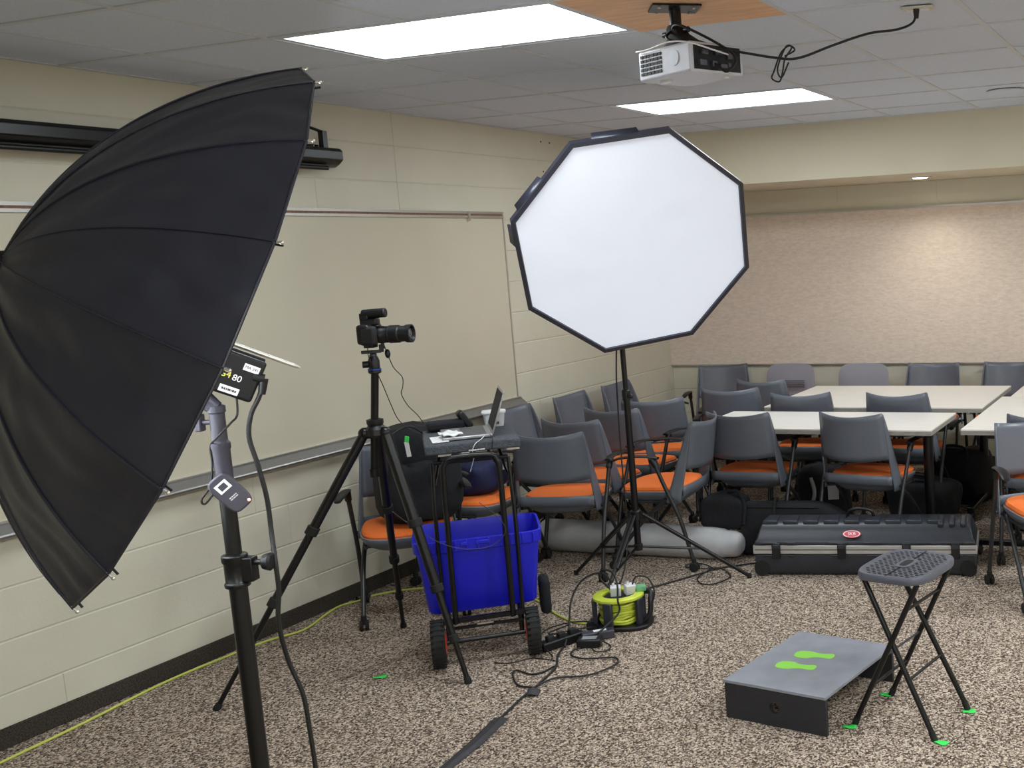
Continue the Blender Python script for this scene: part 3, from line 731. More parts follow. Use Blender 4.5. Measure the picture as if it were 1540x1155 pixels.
# ------------------------------------------------------------------ camera on tripod
HB = Vector((1.06, .36, 1.09)); CT = HB + Vector((.03, -.005, .245))
t = thing('camera_tripod', 'tall black tripod carrying the camera in front of the whiteboard', 'tripod', (HB.x, HB.y, 0))
def rel(p): return Vector(p) - Vector((HB.x, HB.y, 0))
b = MB(); b.cyl(rel(HB - Vector((.03, 0, .17))), rel(CT), .0155, n=18); b.cyl(rel(HB - Vector((.032, 0, .2))), rel(HB - Vector((.03, 0, .165))), .02, n=14); b.build('centre_column', 'blackmetal', t)
b = MB(); b.lathe(rel(HB - Vector((0, 0, .03))), (0, 0, 1), [(0, .04), (.012, .048), (.035, .046), (.05, .03), (.06, .034), (.075, .034), (.08, .02)], 24); b.build('spider', 'black', t)
for fx, fy, nn in ((.527, -.111, 0), (.606, .915, 1), (1.402, .369, 2)):
    F_ = Vector((fx, fy, 0)); d = (F_ - Vector((HB.x, HB.y, 0))).normalized(); p0 = HB + d * .045 - Vector((0, 0, .01)); v = F_ - p0
    r = .0165
    cuts = [0, .36, .62, .82, 1.]; rad = [.0235, .0205, .0145, .0110] if nn == 2 else [.0195, .0165, .0125, .0100]
    b = MB(); b.ball(rel(p0), .026, 8); l = None
    for i in range(4):
        b.cyl(rel(p0 + v * cuts[i]), rel(p0 + v * cuts[i + 1]), rad[i] * (1.0), n=14)
    l = b.build('leg', 'blackmetal', t)
    for i in range(1, 4):
        MB().cyl(rel(p0 + v * (cuts[i] - .018)), rel(p0 + v * (cuts[i] + .012)), rad[i - 1] + .006, n=12).build('twist_lock', 'blackrub', l, bevel=.003)
    MB().lathe(rel(F_), -v.normalized(), [(0, .014), (.012, .016), (.03, .013)], 12).build('rubber_foot', 'blackrub', l)
    if nn == 2:
        m_ = p0 + v * .27 + (camp - p0).normalized() * .0185
        vx = v.normalized(); nz = (camp - m_).normalized(); nz = (nz - vx * nz.dot(vx)).normalized(); b = MB().at(basis(rel(m_), vx, nz.cross(vx), nz)); b.box((0, 0, 0), (.05, .011, .001)); b.build('maker_label', 'paper', l)
# ball head
t3 = thing('ball_head', 'black ball head with a blue ring under the camera', 'tripod head', CT)
MB().lathe((0, 0, -.005), (0, 0, 1), [(0, .02), (.004, .026), (.02, .026), (.022, .022)], 24).build('base', 'black', t3)
MB().lathe((0, 0, .010), (0, 0, 1), [(0, .0268), (.006, .0268)], 24).build('blue_ring', 'blue', t3)
b = MB(); b.lathe((0, 0, .018), (0, 0, 1), [(0, .022), (.03, .023), (.045, .018), (.055, .010)], 24); b.build('housing', 'black', t3)
# image-left / image-right directions at the camera tripod
vr = (HB - camp); vr.z = 0; vr.normalize(); IR = vr.cross(Vector((0, 0, 1))).normalized(); IT = -vr   # IR to the right in the picture, IT toward the viewer
b = MB(); b.cyl(-IR * .02 + Vector((0, 0, .035)), -IR * .045 + Vector((0, 0, .035)), .014, n=14); b.build('lock_knob', 'black', t3, bevel=.002)
MB().ball((0, 0, .070), .015, 8).build('ball', 'greymetal', t3)
b = MB().at(basis((0, 0, 0), IR, -IT, Vector((0, 0, 1)))); b.box((-.006, 0, .086), (.078, .034, .012)); b.box((.034, 0, .098), (.018, .03, .03)); b.box((.040, 0, .118), (.014, .03, .045)); b.build('quick_release_bracket', 'black', t3, bevel=.002)
# DSLR with grip and flash, aimed right and a little toward us
CD = (IR * .90 + IT * .42).normalized(); CU = Vector((0, 0, 1)); CS = CD.cross(CU).normalized()   # CS to the camera's right
co = CT + Vector((0, 0, .15)) + IR * .004
t4 = thing('dslr_camera', 'black digital camera with long lens on the tripod', 'camera', co)
cb = basis((0, 0, 0), CD, -CS, CU)      # x=forward, y=left, z=up
b = MB().at(cb); b.box((-.01, 0, .01), (.055, .135, .082)); b.build('body', 'black', t4, bevel=.012, seg=3)
b = MB().at(cb); b.box((.006, -.05, .005), (.066, .036, .078)); b.build('grip', 'blackrub', t4, bevel=.012, seg=3)
b = MB().at(cb); b.prism([(-.035, -.03), (.03, -.022), (.034, 0), (.03, .022), (-.035, .03)], .045, .075); b.build('viewfinder_hump', 'black', t4, bevel=.006)
b = MB().at(cb); b.box((-.016, 0, .082), (.036, .062, .03)); b.cyl((-.026, -.012, .092), (.072, -.012, .096), .0195, n=20); b.build('top_flash', 'black', t4, bevel=.004)
b = MB().at(cb); b.lathe((.018, .004, .005), (1, 0, 0), [(0, .034), (.01, .036), (.03, .036), (.032, .0345), (.055, .0345), (.057, .037), (.095, .037), (.10, .033), (.125, .033), (.126, .037), (.148, .038), (.148, .033), (.135, .030)], 32); ln = b.build('lens', 'black', t4)
b = MB().at(cb); b.lathe((.018 + .13, .004, .005), (1, 0, 0), [(0, .029), (.008, .028), (.013, .018), (.015, .004)], 28); b.build('front_glass', 'glass', ln)
b = MB().at(cb); b.lathe((.018 + .058, .004, .005), (1, 0, 0), [(0, .0375), (.002, .0375)], 32); b.build('grip_ring', 'greymetal', ln)
b = MB().at(cb); b.box((-.01, 0, -.038), (.04, .05, .018)); b.build('plate', 'black', t4, bevel=.003)
# cables from the camera
def cable(name, pts, r, m, label, cat='cable', **k):
    return tag(MB().tube(pts, r, 8, **k).build(name, m), label, cat)
def H_(p, r, u): return Vector(p) + IR * r + Vector((0, 0, u))
c0 = co
rm = thing('shutter_remote', 'small black remote dangling on a cord below the camera lens', 'remote', H_(c0, .052, -.075) + IT * .02)
MB().ball((0, 0, 0), .016, 8, (.7, .7, 1.25)).build('body', 'black', rm)
cable('remote_cord', [H_(c0, .04, -.03) + IT * .02, H_(c0, .047, -.06) + IT * .02, H_(c0, .058, -.10) + IT * .02, H_(c0, .072, -.14), H_(c0, .10, -.18), H_(c0, .098, -.22), H_(c0, .09, -.25), H_(c0, .11, -.30), H_(c0, .145, -.345), H_(c0, .17, -.39)], .0018, 'cord', 'thin wavy dark cord hanging from the camera remote across the whiteboard')
cable('camera_usb_cord', [H_(c0, -.02, -.03) + IT * .03, H_(c0, -.022, -.08) + IT * .03, H_(c0, .0, -.14) + IT * .02, H_(c0, .02, -.2) + IT * .02, H_(c0, .045, -.29), H_(c0, .07, -.36), H_(c0, .12, -.41), H_(c0, .16, -.43)], .0018, 'cord', 'thin dark cord running from the ball head down past the tripod column')

# ------------------------------------------------------------------ laptop cart (hand cart with board) + bin
u = Vector((.79, .61, 0)).normalized(); v = Vector((-.61, .79, 0)).normalized(); ZZ = Vector((0, 0, 1))
o0 = Vector((1.3125, .629, 0))       # middle between the front wheels
CB = basis((0, 0, 0), u, v, ZZ)
t = thing('rolling_cart', 'black tubular hand cart with big wheels under the blue bin', 'cart', o0)
for s in (-1, 1):
    b = MB().at(CB); b.lathe((s * .2035 - .03, 0, .105), (1, 0, 0), [(0, .07), (.004, .092), (.014, .104), (.03, .1055), (.046, .104), (.056, .092), (.06, .07)], 32)
    w = b.build('wheel', 'blackrub', t)
    tr = MB().at(CB)
    for k in range(26):
        a = 2 * PI * k / 26; tr.box((s * .2035, math.cos(a) * .1055, .105 + math.sin(a) * .1055), (.056, .012, .004), rx=a - PI / 2)
    tr.build('tread', 'blackrub', w)
    b = MB().at(CB); b.lathe((s * .2035 - s * .034, 0, .105), (s, 0, 0), [(0, .03), (.004, .052), (.012, .056), (.03, .03)], 24); b.build('hub', 'red', w)
b = MB().at(CB)
b.cyl((-.17, 0, .105), (.17, 0, .105), .010, n=12); b.cyl((-.155, .005, .105), (-.155, .005, .21), .011, n=10); b.cyl((.155, .005, .105), (.155, .005, .21), .011, n=10)
b.box((0, .0, .20), (.35, .02, .02)); b.box((0, .0, .165), (.33, .012, .012))
for s in (-1, 1):
    b.tube([(s * .155, .0, .205), (s * .155, .5, .205)], .011, 10, smooth=False)
    b.cyl((s * .17, .5, .06), (s * .17, .5, .2), .008, n=8)
b.box((0, .25, .204), (.3, .02, .015)); b.box((0, .49, .204), (.33, .02, .02))
b.build('frame', 'blackmetal', t)
b = MB().at(CB)
b.tube([(-.122, -.012, .19), (-.120, -.025, .55), (-.117, -.03, .85), (-.106, -.03, .91), (-.075, -.03, .935), (.075, -.03, .935), (.106, -.03, .91), (.117, -.03, .85), (.120, -.025, .55), (.122, -.012, .19)], .0125, 12, sub=5)
b.build('handle', 'blackmetal', t)
b = MB().at(CB)
for s in (-1, 1): b.tube([(s * .165, .01, .2), (s * .168, .03, .6), (s * .16, .08, .9)], .009, 8, sub=4)
b.cyl((-.16, .08, .9), (.16, .08, .9), .009, n=8)
for s in (-1, 1): b.cyl((s * .16, .06, .8), (s * .12, .28, .945), .008, n=8)
b.build('rear_support', 'blackmetal', t)
for s in (-1, 1):
    b = MB().at(CB); b.cyl((s * .17 - .014, .5, .045), (s * .17 + .014, .5, .045), .045, n=20); b.build('caster', 'blackrub', t, bevel=.004)
b = MB().at(CB); b.box((0, -.009, .175), (.07, .004, .008)); b.build('turnbuckle', 'chrome', t)
# board on top
TBX, TBY, TBZ = 1.143, .857, .985
xx = Vector((.763, .646, 0)).normalized(); yy2 = Vector((-xx.y, xx.x, 0)); TBo = basis((0, 0, 0), xx, yy2, ZZ)
tb = thing('cart_tabletop', 'grey felt-covered board on top of the cart under the laptop', 'tabletop', (TBX, TBY, TBZ - .042))
b = MB().at(TBo); b.box((0, 0, .021), (.405, .50, .042)); b.build('felt_board', 'felt', tb, bevel=.008, seg=3)
b = MB().at(TBo); b.box((.015, -.2515, .008), (.075, .001, .012)); b.build('label_strip', 'black', tb, smooth=False)
lines('printing', 1, .07, .012, 'paper', TBo @ basis((.015, -.2522, .008), (1, 0, 0), (0, 0, 1), (0, -1, 0)), tb)
for cx__ in (-.12, .17): MB().at(TBo).box((cx__, -.22, -.005), (.055, .03, .01)).build('underside_cleat', 'ivory', tb)
def TP(x, y, z=TBZ): return Vector((TBX, TBY, 0)) + TBo.to_3x3() @ Vector((x, y, z))
def onboard(name, label, cat, x, y, rz=0, z=TBZ + .001):
    o = thing(name, label, cat, TP(x, y, z)); o.rotation_euler = (0, 0, math.atan2(xx.y, xx.x) + rz); return o
lp = onboard('laptop', 'open silver laptop seen from its side on the cart board', 'laptop', -.015, -.02, .0)
MB().box((-.0, 0, .009), (.215, .29, .014)).build('base', 'lapsilver', lp, bevel=.004)
MB().box((.03, 0, .0168), (.105, .25, .002)).build('keyboard', 'keys', lp); MB().box((-.06, 0, .0165), (.05, .09, .001)).build('touchpad', 'greymetal', lp)
b = MB().at(Matrix.Translation((.107, 0, .012)) @ Matrix.Rotation(math.radians(19), 4, 'Y')); b.box((0, 0, .1), (.007, .29, .20)); s5 = b.build('lid', 'lapsilver', lp, bevel=.003)
b = MB().at(Matrix.Translation((.107, 0, .012)) @ Matrix.Rotation(math.radians(19), 4, 'Y')); b.box((-.0042, 0, .103), (.001, .27, .17)); b.build('screen', 'dark', s5)
cn = onboard('plastic_container', 'small clear tub with a lid and barcode behind the laptop', 'container', .128, .195, -.1)
b = MB(); b.rings([[Vector((x * k, y * k, z)) for x, y in superell(.052, .044, 5, 28)] for k, z in ((.6, .0), (.82, .0), (.98, .060), (1., .064))]); b.build('tub', 'clear', cn)
b = MB(); b.rings([[Vector((x * k, y * k, z)) for x, y in superell(.052, .044, 5, 28)] for k, z in ((1.04, .062), (1.08, .064), (1.08, .071), (1.0, .074), (.5, .073))]); b.build('lid', 'white', cn)
b = MB()
for k in range(9): b.box((-.02 + k * .005, -.0395 , .018), (.0025 if k % 2 else .0035, .0015, .012))
b.build('barcode', 'dark', cn)
fl = onboard('flash_pouch', 'black pouch with a raised flap at the back left of the cart board', 'case', -.085, .195, .1)
b = MB(); b.box((-.01, 0, .025), (.17, .085, .045)); b.build('pouch', 'bag', fl, bevel=.014, seg=3)
b = MB().at(Matrix.Translation((.10, 0, .008)) @ Matrix.Rotation(math.radians(-32), 4, 'Y')); b.box((0, 0, .042), (.035, .075, .095)); b.build('flap', 'black', fl, bevel=.012, seg=3)
ph_ = onboard('folded_cloth', 'small crumpled white cloth on the laptop palm rest', 'cloth', -.085, -.10, .2, TBZ + .018)
def cl_(uu, vv): return ((uu - .5) * .085, (vv - .5) * .11, .008 + .006 * math.sin(9 * uu + 3 * vv) * math.sin(PI * uu) + .004 * math.sin(7 * vv))
MB().grid(cl_, 14, 10).build('fabric', 'paper', ph_, solid=.005)
no = onboard('notepad', 'white notepad sheet under the left edge of the laptop', 'notepad', -.135, -.10, .05)
MB().box((0, 0, .003), (.07, .17, .004)).build('pages', 'paper', no, bevel=.001)
cable('laptop_charging_cable', [TP(.06, -.16, 1.0), TP(.04, -.235, .995), TP(.01, -.262, .98), TP(-.005, -.265, .95), TP(-.0, -.25, .92), TP(-.02, -.22, .85)], .0016, 'white', 'white cable looping over the front edge of the cart board')
cable('usb_cable', [TP(.08, -.16, 1.0), TP(.085, -.25, .995), TP(.08, -.264, .96), TP(.09, -.25, .87), TP(.11, -.12, .78), TP(.1, 0, .76)], .0018, 'cord', 'thin dark cable dropping from the laptop toward the navy bag')
def CP(x, y, z): return Vector((o0.x, o0.y, 0)) + u * x + v * y + ZZ * z
cable('loop_cable', [CP(-.34, .02, .72), CP(-.26, -.05, .66), CP(-.15, -.055, .57), CP(-.04, -.055, .53), CP(.06, -.055, .535), CP(.12, -.055, .59), CP(.09, -.05, .66), CP(.02, .0, .72)], .0016, 'greymetal', 'thin grey cable sagging in front of the blue bin')
cable('headset_cord', [TP(-.2, .15, .99), TP(-.25, .12, 1.03), TP(-.31, .08, 1.02), TP(-.36, .05, .98), TP(-.4, .03, .93)], .004, 'cord', 'short black cord arching left off the cart board to the black backpack')
# blue bin
bn = thing('storage_bin', 'bright blue open plastic storage bin on the hand cart', 'bin', o0 + v * .035 + u * .0)
bn.location.z = .218
def rr_(w, d, z, off=.0): return [CB @ Vector((x, y + off, z)) for x, y in superell(w / 2, d / 2, 9, 48)]
b = MB(); b.rings([rr_(.2, .15, 0, .2), rr_(.46, .33, 0, .2), rr_(.475, .345, .01, .2), rr_(.53, .375, .28, .2), rr_(.555, .40, .285, .2), rr_(.56, .405, .335, .2), rr_(.54, .385, .337, .2), rr_(.525, .37, .30, .2), rr_(.465, .33, .02, .2), rr_(.2, .15, .012, .2)]); b.build('body', 'bin', bn)
b = MB().at(CB)
for k in range(11): b.box((-.24 + k * .048, -.004, .31), (.006, .008, .045))
b.build('rim_ribs', 'bin', bn, bevel=.001)
b = MB().at(CB); b.box((.02, -.006, .318), (.06, .008, .016)); b.box((-.06, -.006, .318), (.03, .008, .016)); b.build('latch', 'bin', bn, bevel=.002)
# folded pouch hanging behind the bin
tag(MB().at(basis(o0 + u * .283 + v * .33, u, v, ZZ)).box((0, 0, .17), (.05, .14, .17)).build('black_pouch', 'bag', bevel=.02, seg=3), 'small black pouch hanging at the right side of the blue bin', 'pouch')

# ------------------------------------------------------------------ backpack and lunch bag on chairs
def at_chair(i, x, y, z):
    cx, cy, a = CH[i][0], CH[i][1], CH[i][2]
    return Vector((cx + math.cos(a) * x - math.sin(a) * y, cy + math.sin(a) * x + math.cos(a) * y, z)), a
def softbox(w, d, h, nexp=4, seed=1, amp=.012, nseg=36):
    rnd = random.Random(seed); ph1, ph2 = rnd.random() * 6, rnd.random() * 6
    rings = []
    for j in range(13):
        q = j / 12; k = (1 - abs(2 * q - 1) ** 6 * .28); z = h * q
        rings.append([Vector((x * k + amp * math.sin(5 * math.atan2(y, x) + ph1 + 4 * q), y * k + amp * math.sin(4 * math.atan2(y, x) + ph2 + 5 * q), z + .012 * math.sin(6 * x / w + ph1) * q)) for x, y in superell(w / 2, d / 2, nexp, nseg)])
    r0 = [v_ * 1 for v_ in rings[0]]; rings.insert(0, [Vector((p.x * .6, p.y * .6, 0)) for p in r0]); rings.append([Vector((p.x * .6, p.y * .6, p.z + .008)) for p in rings[-1]])
    return MB().rings(rings)
p, a = at_chair(0, -.07, -.0, .478)
t = thing('backpack', 'big black backpack standing on the chair behind the camera tripod', 'backpack', p, a)
softbox(.41, .25, .48, 4, 3).build('main_body', 'bag', t)
softbox(.26, .08, .26, 4, 5, .006).at(Matrix.Identity(4)); bb = softbox(.27, .09, .27, 4, 5, .006); bb.v = [q + Vector((.0, .15, .03)) for q in bb.v]; bb.build('front_pocket', 'bag', t)
MB().tube([(.12, .11, .46), (.14, .17, .3), (.13, .16, .1)], .012, 8).build('strap', 'bag', t)
tg = MB(); tg.box((0, 0, -.045), (.022, .002, .07)); 
p2 = Vector((.638, 1.032, .922))
tag_o = thing('luggage_tag', 'white paper tag with a green clip on the backpack', 'tag', p2, a - .6)
MB().box((0, 0, -.05), (.024, .002, .075), ry=.12).build('card', 'paper', tag_o); MB().box((0, 0, 0), (.022, .006, .03), ry=-.2).build('clip', 'tapegreen', tag_o, bevel=.002)
p, a = at_chair(1, -.03, .02, .478)
t = thing('lunch_bag', 'navy blue soft lunch bag with a grey patch on the chair behind the cart', 'bag', p, a)
softbox(.34, .25, .19, 3, 9, .008).build('body', 'navy', t)
MB().tube([(-.12, 0, .19), (-.08, .02, .24), (.08, .02, .24), (.12, 0, .19)], .008, 8).build('handle', 'bag', t)
MB().box((-.07, .128, .13), (.055, .004, .035)).build('patch', 'tube', t)

# ------------------------------------------------------------------ foreground: step box and stool
bl, br, fr_, fl_ = Vector((2.626, .312, 0)), Vector((3.06, .235, 0)), Vector((3.155, .79, 0)), Vector((2.721, .86, 0))
bx = (br - bl).normalized(); by = Vector((-bx.y, bx.x, 0)); W, D, HZ = .442, .565, .152
SB = basis((0, 0, 0), bx, by, ZZ); sc_ = bl + bx * W / 2 + by * D / 2
t = thing('posing_step', 'low grey and black wooden step with two green footprints', 'step', sc_)
MB().at(SB).box((0, 0, HZ - .006), (W + .006, D + .006, .012)).build('top_panel', 'stepgrey', t, smooth=False, bevel=.002)
# end panels: the near one has a round finger hole
for s in (-1, 1):
    b = MB(); hz = HZ - .012; n = 24; cyh = hz * .52; rh = .022
    outer = []
    for i in range(n):
        a_ = 2 * PI * i / n; dx, dz = math.cos(a_), math.sin(a_)
        k = min((W / 2) / max(abs(dx), 1e-6), ((hz - cyh) if dz > 0 else cyh) / max(abs(dz), 1e-6)); outer.append((dx * k, cyh + dz * k))
    # make sure the four corners are present
    for cx_, cz_ in ((W / 2, 0), (W / 2, hz), (-W / 2, hz), (-W / 2, 0)):
        i = min(range(n), key=lambda i: (outer[i][0] - cx_) ** 2 + (outer[i][1] - cz_) ** 2); outer[i] = (cx_, cz_)
    inner = [(rh * math.cos(2 * PI * i / n), cyh + rh * math.sin(2 * PI * i / n)) for i in range(n)]
    yo, yi = s * D / 2, s * (D / 2 - .016)
    vs = [(x, yo, z) for x, z in outer] + [(x, yo, z) for x, z in inner] + [(x, yi, z) for x, z in outer] + [(x, yi, z) for x, z in inner]
    fs = []
    for i in range(n):
        j = (i + 1) % n; fs += [(i, j, n + j, n + i), (2 * n + i, 3 * n + i, 3 * n + j, 2 * n + j), (i, 2 * n + i, 2 * n + j, j), (n + i, n + j, 3 * n + j, 3 * n + i)]
    b.at(SB).add(vs, fs); b.build('end_panel', 'stepblack', t, smooth=False)
b = MB().at(SB); b.box((0, 0, HZ - .035), (.02, D - .04, .045)); b.build('brace', 'stepblack', t, smooth=False)
def sole(cx_, cy_, ang, mir):
    pts = []
    prof = [(-.135, 0.), (-.130, .018), (-.115, .029), (-.09, .034), (-.06, .036), (-.03, .034), (.0, .026), (.03, .021), (.06, .021), (.09, .025), (.115, .026), (.13, .018), (.136, 0.)]
    low = [(x, -w * (1.12 if x < -.0 else .95)) for x, w in prof[1:-1]][::-1]
    for x, w in prof: pts.append((x, w))
    pts += low
    return [(cx_ + math.cos(ang) * x * .62 - math.sin(ang) * y * mir, cy_ + math.sin(ang) * x * .62 + math.cos(ang) * y * mir) for x, y in pts]
c1 = SB.to_3x3().inverted() @ (Vector((2.881, .620, 0)) - sc_); c2 = SB.to_3x3().inverted() @ (Vector((2.849, .495, 0)) - sc_)
for c_, mir in ((c1, 1), (c2, -1)):
    b = MB().at(SB); b.prism(sole(c_.x, c_.y, .17, mir), HZ, HZ + .0008); b.build('footprint', 'green', t, smooth=False)

SCX, SCY = 3.319, .471
sf_ = [Vector((3.132, .359, 0)), Vector((3.456, .293, 0)), Vector((3.508, .579, 0)), Vector((3.18, .652, 0))]
sx = (sf_[1] - sf_[0]).normalized(); sy = Vector((-sx.y, sx.x, 0)); SM = basis((0, 0, 0), sx, sy, ZZ); so = (sf_[0] + sf_[1] + sf_[2] + sf_[3]) / 4
t = thing('folding_stool', 'small black folding stool with perforated grey seat beside the step', 'stool', so)
hw, hd = .165, .147
# seat: superellipse slab with slot and real perforations (rows of small ovals cut as quads)
cs = [Vector((3.162, .346, 0)), Vector((3.416, .265, 0)), Vector((3.476, .63, 0)), Vector((3.225, .642, 0))]
sc2 = (cs[0] + cs[1] + cs[2] + cs[3]) / 4 - so; SO = SM.to_3x3().inverted() @ sc2
ow, od = .143, .178
def sring(k, z, kk=4.2): return [SM @ (Vector((x * k + SO.x, y * k + SO.y, z))) for x, y in superell(ow, od, kk, 56)]
b = MB(); b.rings([sring(.3, .572), sring(.93, .570), sring(.985, .572), sring(1., .58), sring(1., .592), sring(.975, .599), sring(.93, .600), sring(.90, .5975), sring(.2, .5975)]); b.build('seat', 'stool', t)
b = MB().at(SM)
for i in range(-5, 6):
    for j in range(-9, 10):
        x = i * .022 + (.011 if j % 2 else 0); y = j * .0165
        if abs(x) > .115 or abs(y) > .152: continue
        if abs(x) < .032 and abs(y) < .062: continue
        if (abs(x) / .125) ** 4 + (abs(y) / .16) ** 4 > 1: continue
        b.box((x + SO.x, y + SO.y, .5978), (.013, .0085, .0012))
b.build('perforations', 'dark', t, smooth=False)
b = MB().at(SM); b.prism([(SO.x + x, SO.y + y) for x, y in superell(.030, .055, 3.5, 28)], .5975, .6015); hr = b.build('handle_surround', 'stool', t, bevel=.001)
b = MB().at(SM); b.prism([(SO.x + x, SO.y + y) for x, y in superell(.016, .040, 3.5, 28)], .6, .6022); b.build('handle_slot', 'dark', hr)
b = MB().at(SM); b.box((SO.x, SO.y - .112, .6), (.003, .118, .0022)); b.box((SO.x, SO.y + .112, .6), (.003, .118, .0022)); b.build('hinge_line', 'dark', t, smooth=False)
# legs: tilted right (frame one) and tilted left (frame two)
tx = .115
for (x0, y0, x1, y1, frm) in ((-hw, -hd, tx, -.150, 1), (-hw, hd, tx, .135, 1), (hw, -hd, -tx, -.128, 2), (hw, hd, -tx, .115, 2)):
    a_ = SM @ Vector((x0, y0, .004)); c_ = SM @ Vector((x1 + SO.x, y1 + SO.y, .572))
    b = MB(); b.cyl(a_, c_, .0105, n=14); l = b.build('leg', 'blackmetal', t); MB().cyl(a_ - Vector((0, 0, .004)), a_ + (c_ - a_) * .05, .0125, n=12).build('foot_cap', 'blackrub', l)
def legp(x0, y0, x1, y1, q): return (SM @ Vector((x0, y0, .004))).lerp(SM @ Vector((x1 + SO.x, y1 + SO.y, .572)), q)
for q, s, rr2 in ((.82, 1, .006), (.28, 1, .006), (.36, 2, .006)):
    if s == 1: a_, c_ = legp(-hw, -hd, tx, -.150, q), legp(-hw, hd, tx, .135, q)
    else: a_, c_ = legp(hw, -hd, -tx, -.128, q), legp(hw, hd, -tx, .115, q)
    MB().cyl(a_, c_, rr2, n=10).build('crossbar', 'blackmetal', t)
MB().cyl(legp(-hw, -hd, tx, -.150, .5), legp(-hw, hd, tx, .135, .5), .004, n=8).build('pivot_rod', 'greymetal', t)

# green floor marks
for i, (x, y, a, w, lb) in enumerate(((.966, .339, .6, .055, 'scrap of green tape alone on the carpet left of the cart'), (3.118, .332, .2, .05, 'green tape mark under the near left stool foot'),
        (3.478, .281, -.3, .05, 'green tape mark under the foot of the stool nearest the camera'), (3.517, .564, .4, .05, 'green tape mark under the rightmost stool foot'), (3.166, .645, .1, .045, 'green tape mark under the far left stool foot'))):
    b = MB().at(Matrix.Translation((x, y, 0)) @ Matrix.Rotation(a, 4, 'Z'))
    b.grid(lambda uu, vv: ((uu - .5) * w, (vv - .5) * .026 * (1 + .3 * uu), .004 + .002 * math.sin(7 * uu + 3 * vv)), 6, 3)
    tag(b.build('tape_mark', 'tapegreen', solid=.001), lb, 'tape')

# ------------------------------------------------------------------ hard case, soft bags, padded tube
ca = math.atan2(2.245 - 2.038, 3.21 - 2.013); cL = 1.215; cD = .30
KM = basis((0, 0, 0), (math.cos(ca), math.sin(ca), 0), (-math.sin(ca), math.cos(ca), 0), ZZ)
t = thing('hard_case', 'long black wheeled hard case with aluminium band and red oval badge', 'case', (2.013, 2.038, 0))
def xprof(b, prof, x0, x1):      # profile in (y,z) extruded along x
    n = len(prof); b.add([(x0, y, z) for y, z in prof] + [(x1, y, z) for y, z in prof], [(i, (i + 1) % n, n + (i + 1) % n, n + i) for i in range(n)] + [tuple(range(n))[::-1], tuple(range(n, 2 * n))])
b = MB().at(KM); xprof(b, [(.012, .008), (cD - .01, .008), (cD, .03), (cD, .125), (0, .125), (0, .03)], .008, cL - .008); b.build('lower_shell', 'case', t, bevel=.008, seg=3)
b = MB().at(KM); xprof(b, [(-.006, .125), (cD + .006, .125), (cD + .006, .172), (-.006, .172)], 0, cL); b.build('aluminium_band', 'casealu', t, bevel=.003)
b = MB().at(KM); xprof(b, [(-.0075, .1465), (-.006, .1465), (-.006, .1505), (-.0075, .1505)], .01, cL - .01); b.build('band_groove', 'greymetal', t, smooth=False)
b = MB().at(KM)
x0, x1 = .006, cL - .006
pl = [(-.004, .172), (-.004, .192), (.012, .205), (.028, .235), (.055, .268), (.10, .282), (cD - .06, .282), (cD, .24), (cD + .004, .172)]
n = len(pl); ins = [0, 0, .012, .02, .03, .036, .036, .02, 0]
b.add([(x0 + i_, y, z) for (y, z), i_ in zip(pl, ins)] + [(x1 - i_, y, z) for (y, z), i_ in zip(pl, ins)], [(i, (i + 1) % n, n + (i + 1) % n, n + i) for i in range(n)] + [tuple(range(n))[::-1], tuple(range(n, 2 * n))])
b.build('lid', 'case', t, bevel=.008, seg=3)
for k in range(9):   # raised pads along the lid crest
    x = .085 + k * .113 if k < 8 else .085 + 8 * .113
    b = MB().at(KM); b.prism([(x - .042, .068), (x + .042, .068), (x + .03, .2), (x - .03, .2)], .268, .292); b.build('lid_pad', 'case', t, bevel=.006)
for k in range(3):
    b = MB().at(KM); b.box((1.02 + k * .06, .09, .280), (.03, .10, .028), rx=.25); b.build('lid_strap_rib', 'case', t, bevel=.008)
b = MB().at(KM)
for x, w in ((.09, .10), (.17, .0), (.21, .05), (.47, .10), (.66, .10), (.93, .07), (1.10, .09)):
    if w: b.box((x, -.008, .187), (w, .012, .009)); b.box((x, -.004, .115), (w * .7, .01, .006))
b.build('moulded_lips', 'case', t, bevel=.003)
for x in (.13, .49, .84, 1.10):
    b = MB().at(KM); b.box((x, -.014, .145), (.046, .016, .085)); la = b.build('latch', 'black', t, bevel=.004)
    b = MB().at(KM); b.box((x, -.0235, .168), (.034, .005, .02)); b.build('latch_lever', 'case', la, bevel=.002)
for x in (.045, cL - .05):
    b = MB().at(KM); b.cyl((x, -.004, .045), (x, .03, .045), .044, n=24); b.build('wheel', 'blackrub', t, bevel=.003)
b = MB().at(KM); b.tube([(.50, .17, .28), (.515, .16, .322), (.575, .15, .338), (.635, .16, .322), (.65, .17, .28)], .009, 10); b.build('handle', 'black', t)
# badge
nb = Vector((0, -.80, .60)).normalized(); nbx = Vector((1, 0, 0)); nby = nb.cross(nbx)
BM = KM @ basis((.545, .0165, .228), nbx, nby, nb)
b = MB().at(BM @ Matrix.Translation((0, 0, .004))); b.prism(superell(.050, .022, 2, 32), 0, .003); bd = b.build('badge', 'badge', t)
b = MB().at(BM @ Matrix.Translation((0, 0, .0062))); rg = [[Vector((x * k, y * k, z)) for x, y in superell(.046, .0195, 2, 32)] for k, z in ((1., 0), (1, .0015), (.88, .0015), (.88, 0))]; b.rings(rg, cap=False); b.build('badge_ring', 'paper', bd)
text('badge_lettering', 'SKB', .026, 'paper', BM @ Matrix.Translation((0, 0, .0075)), bd, .0006)

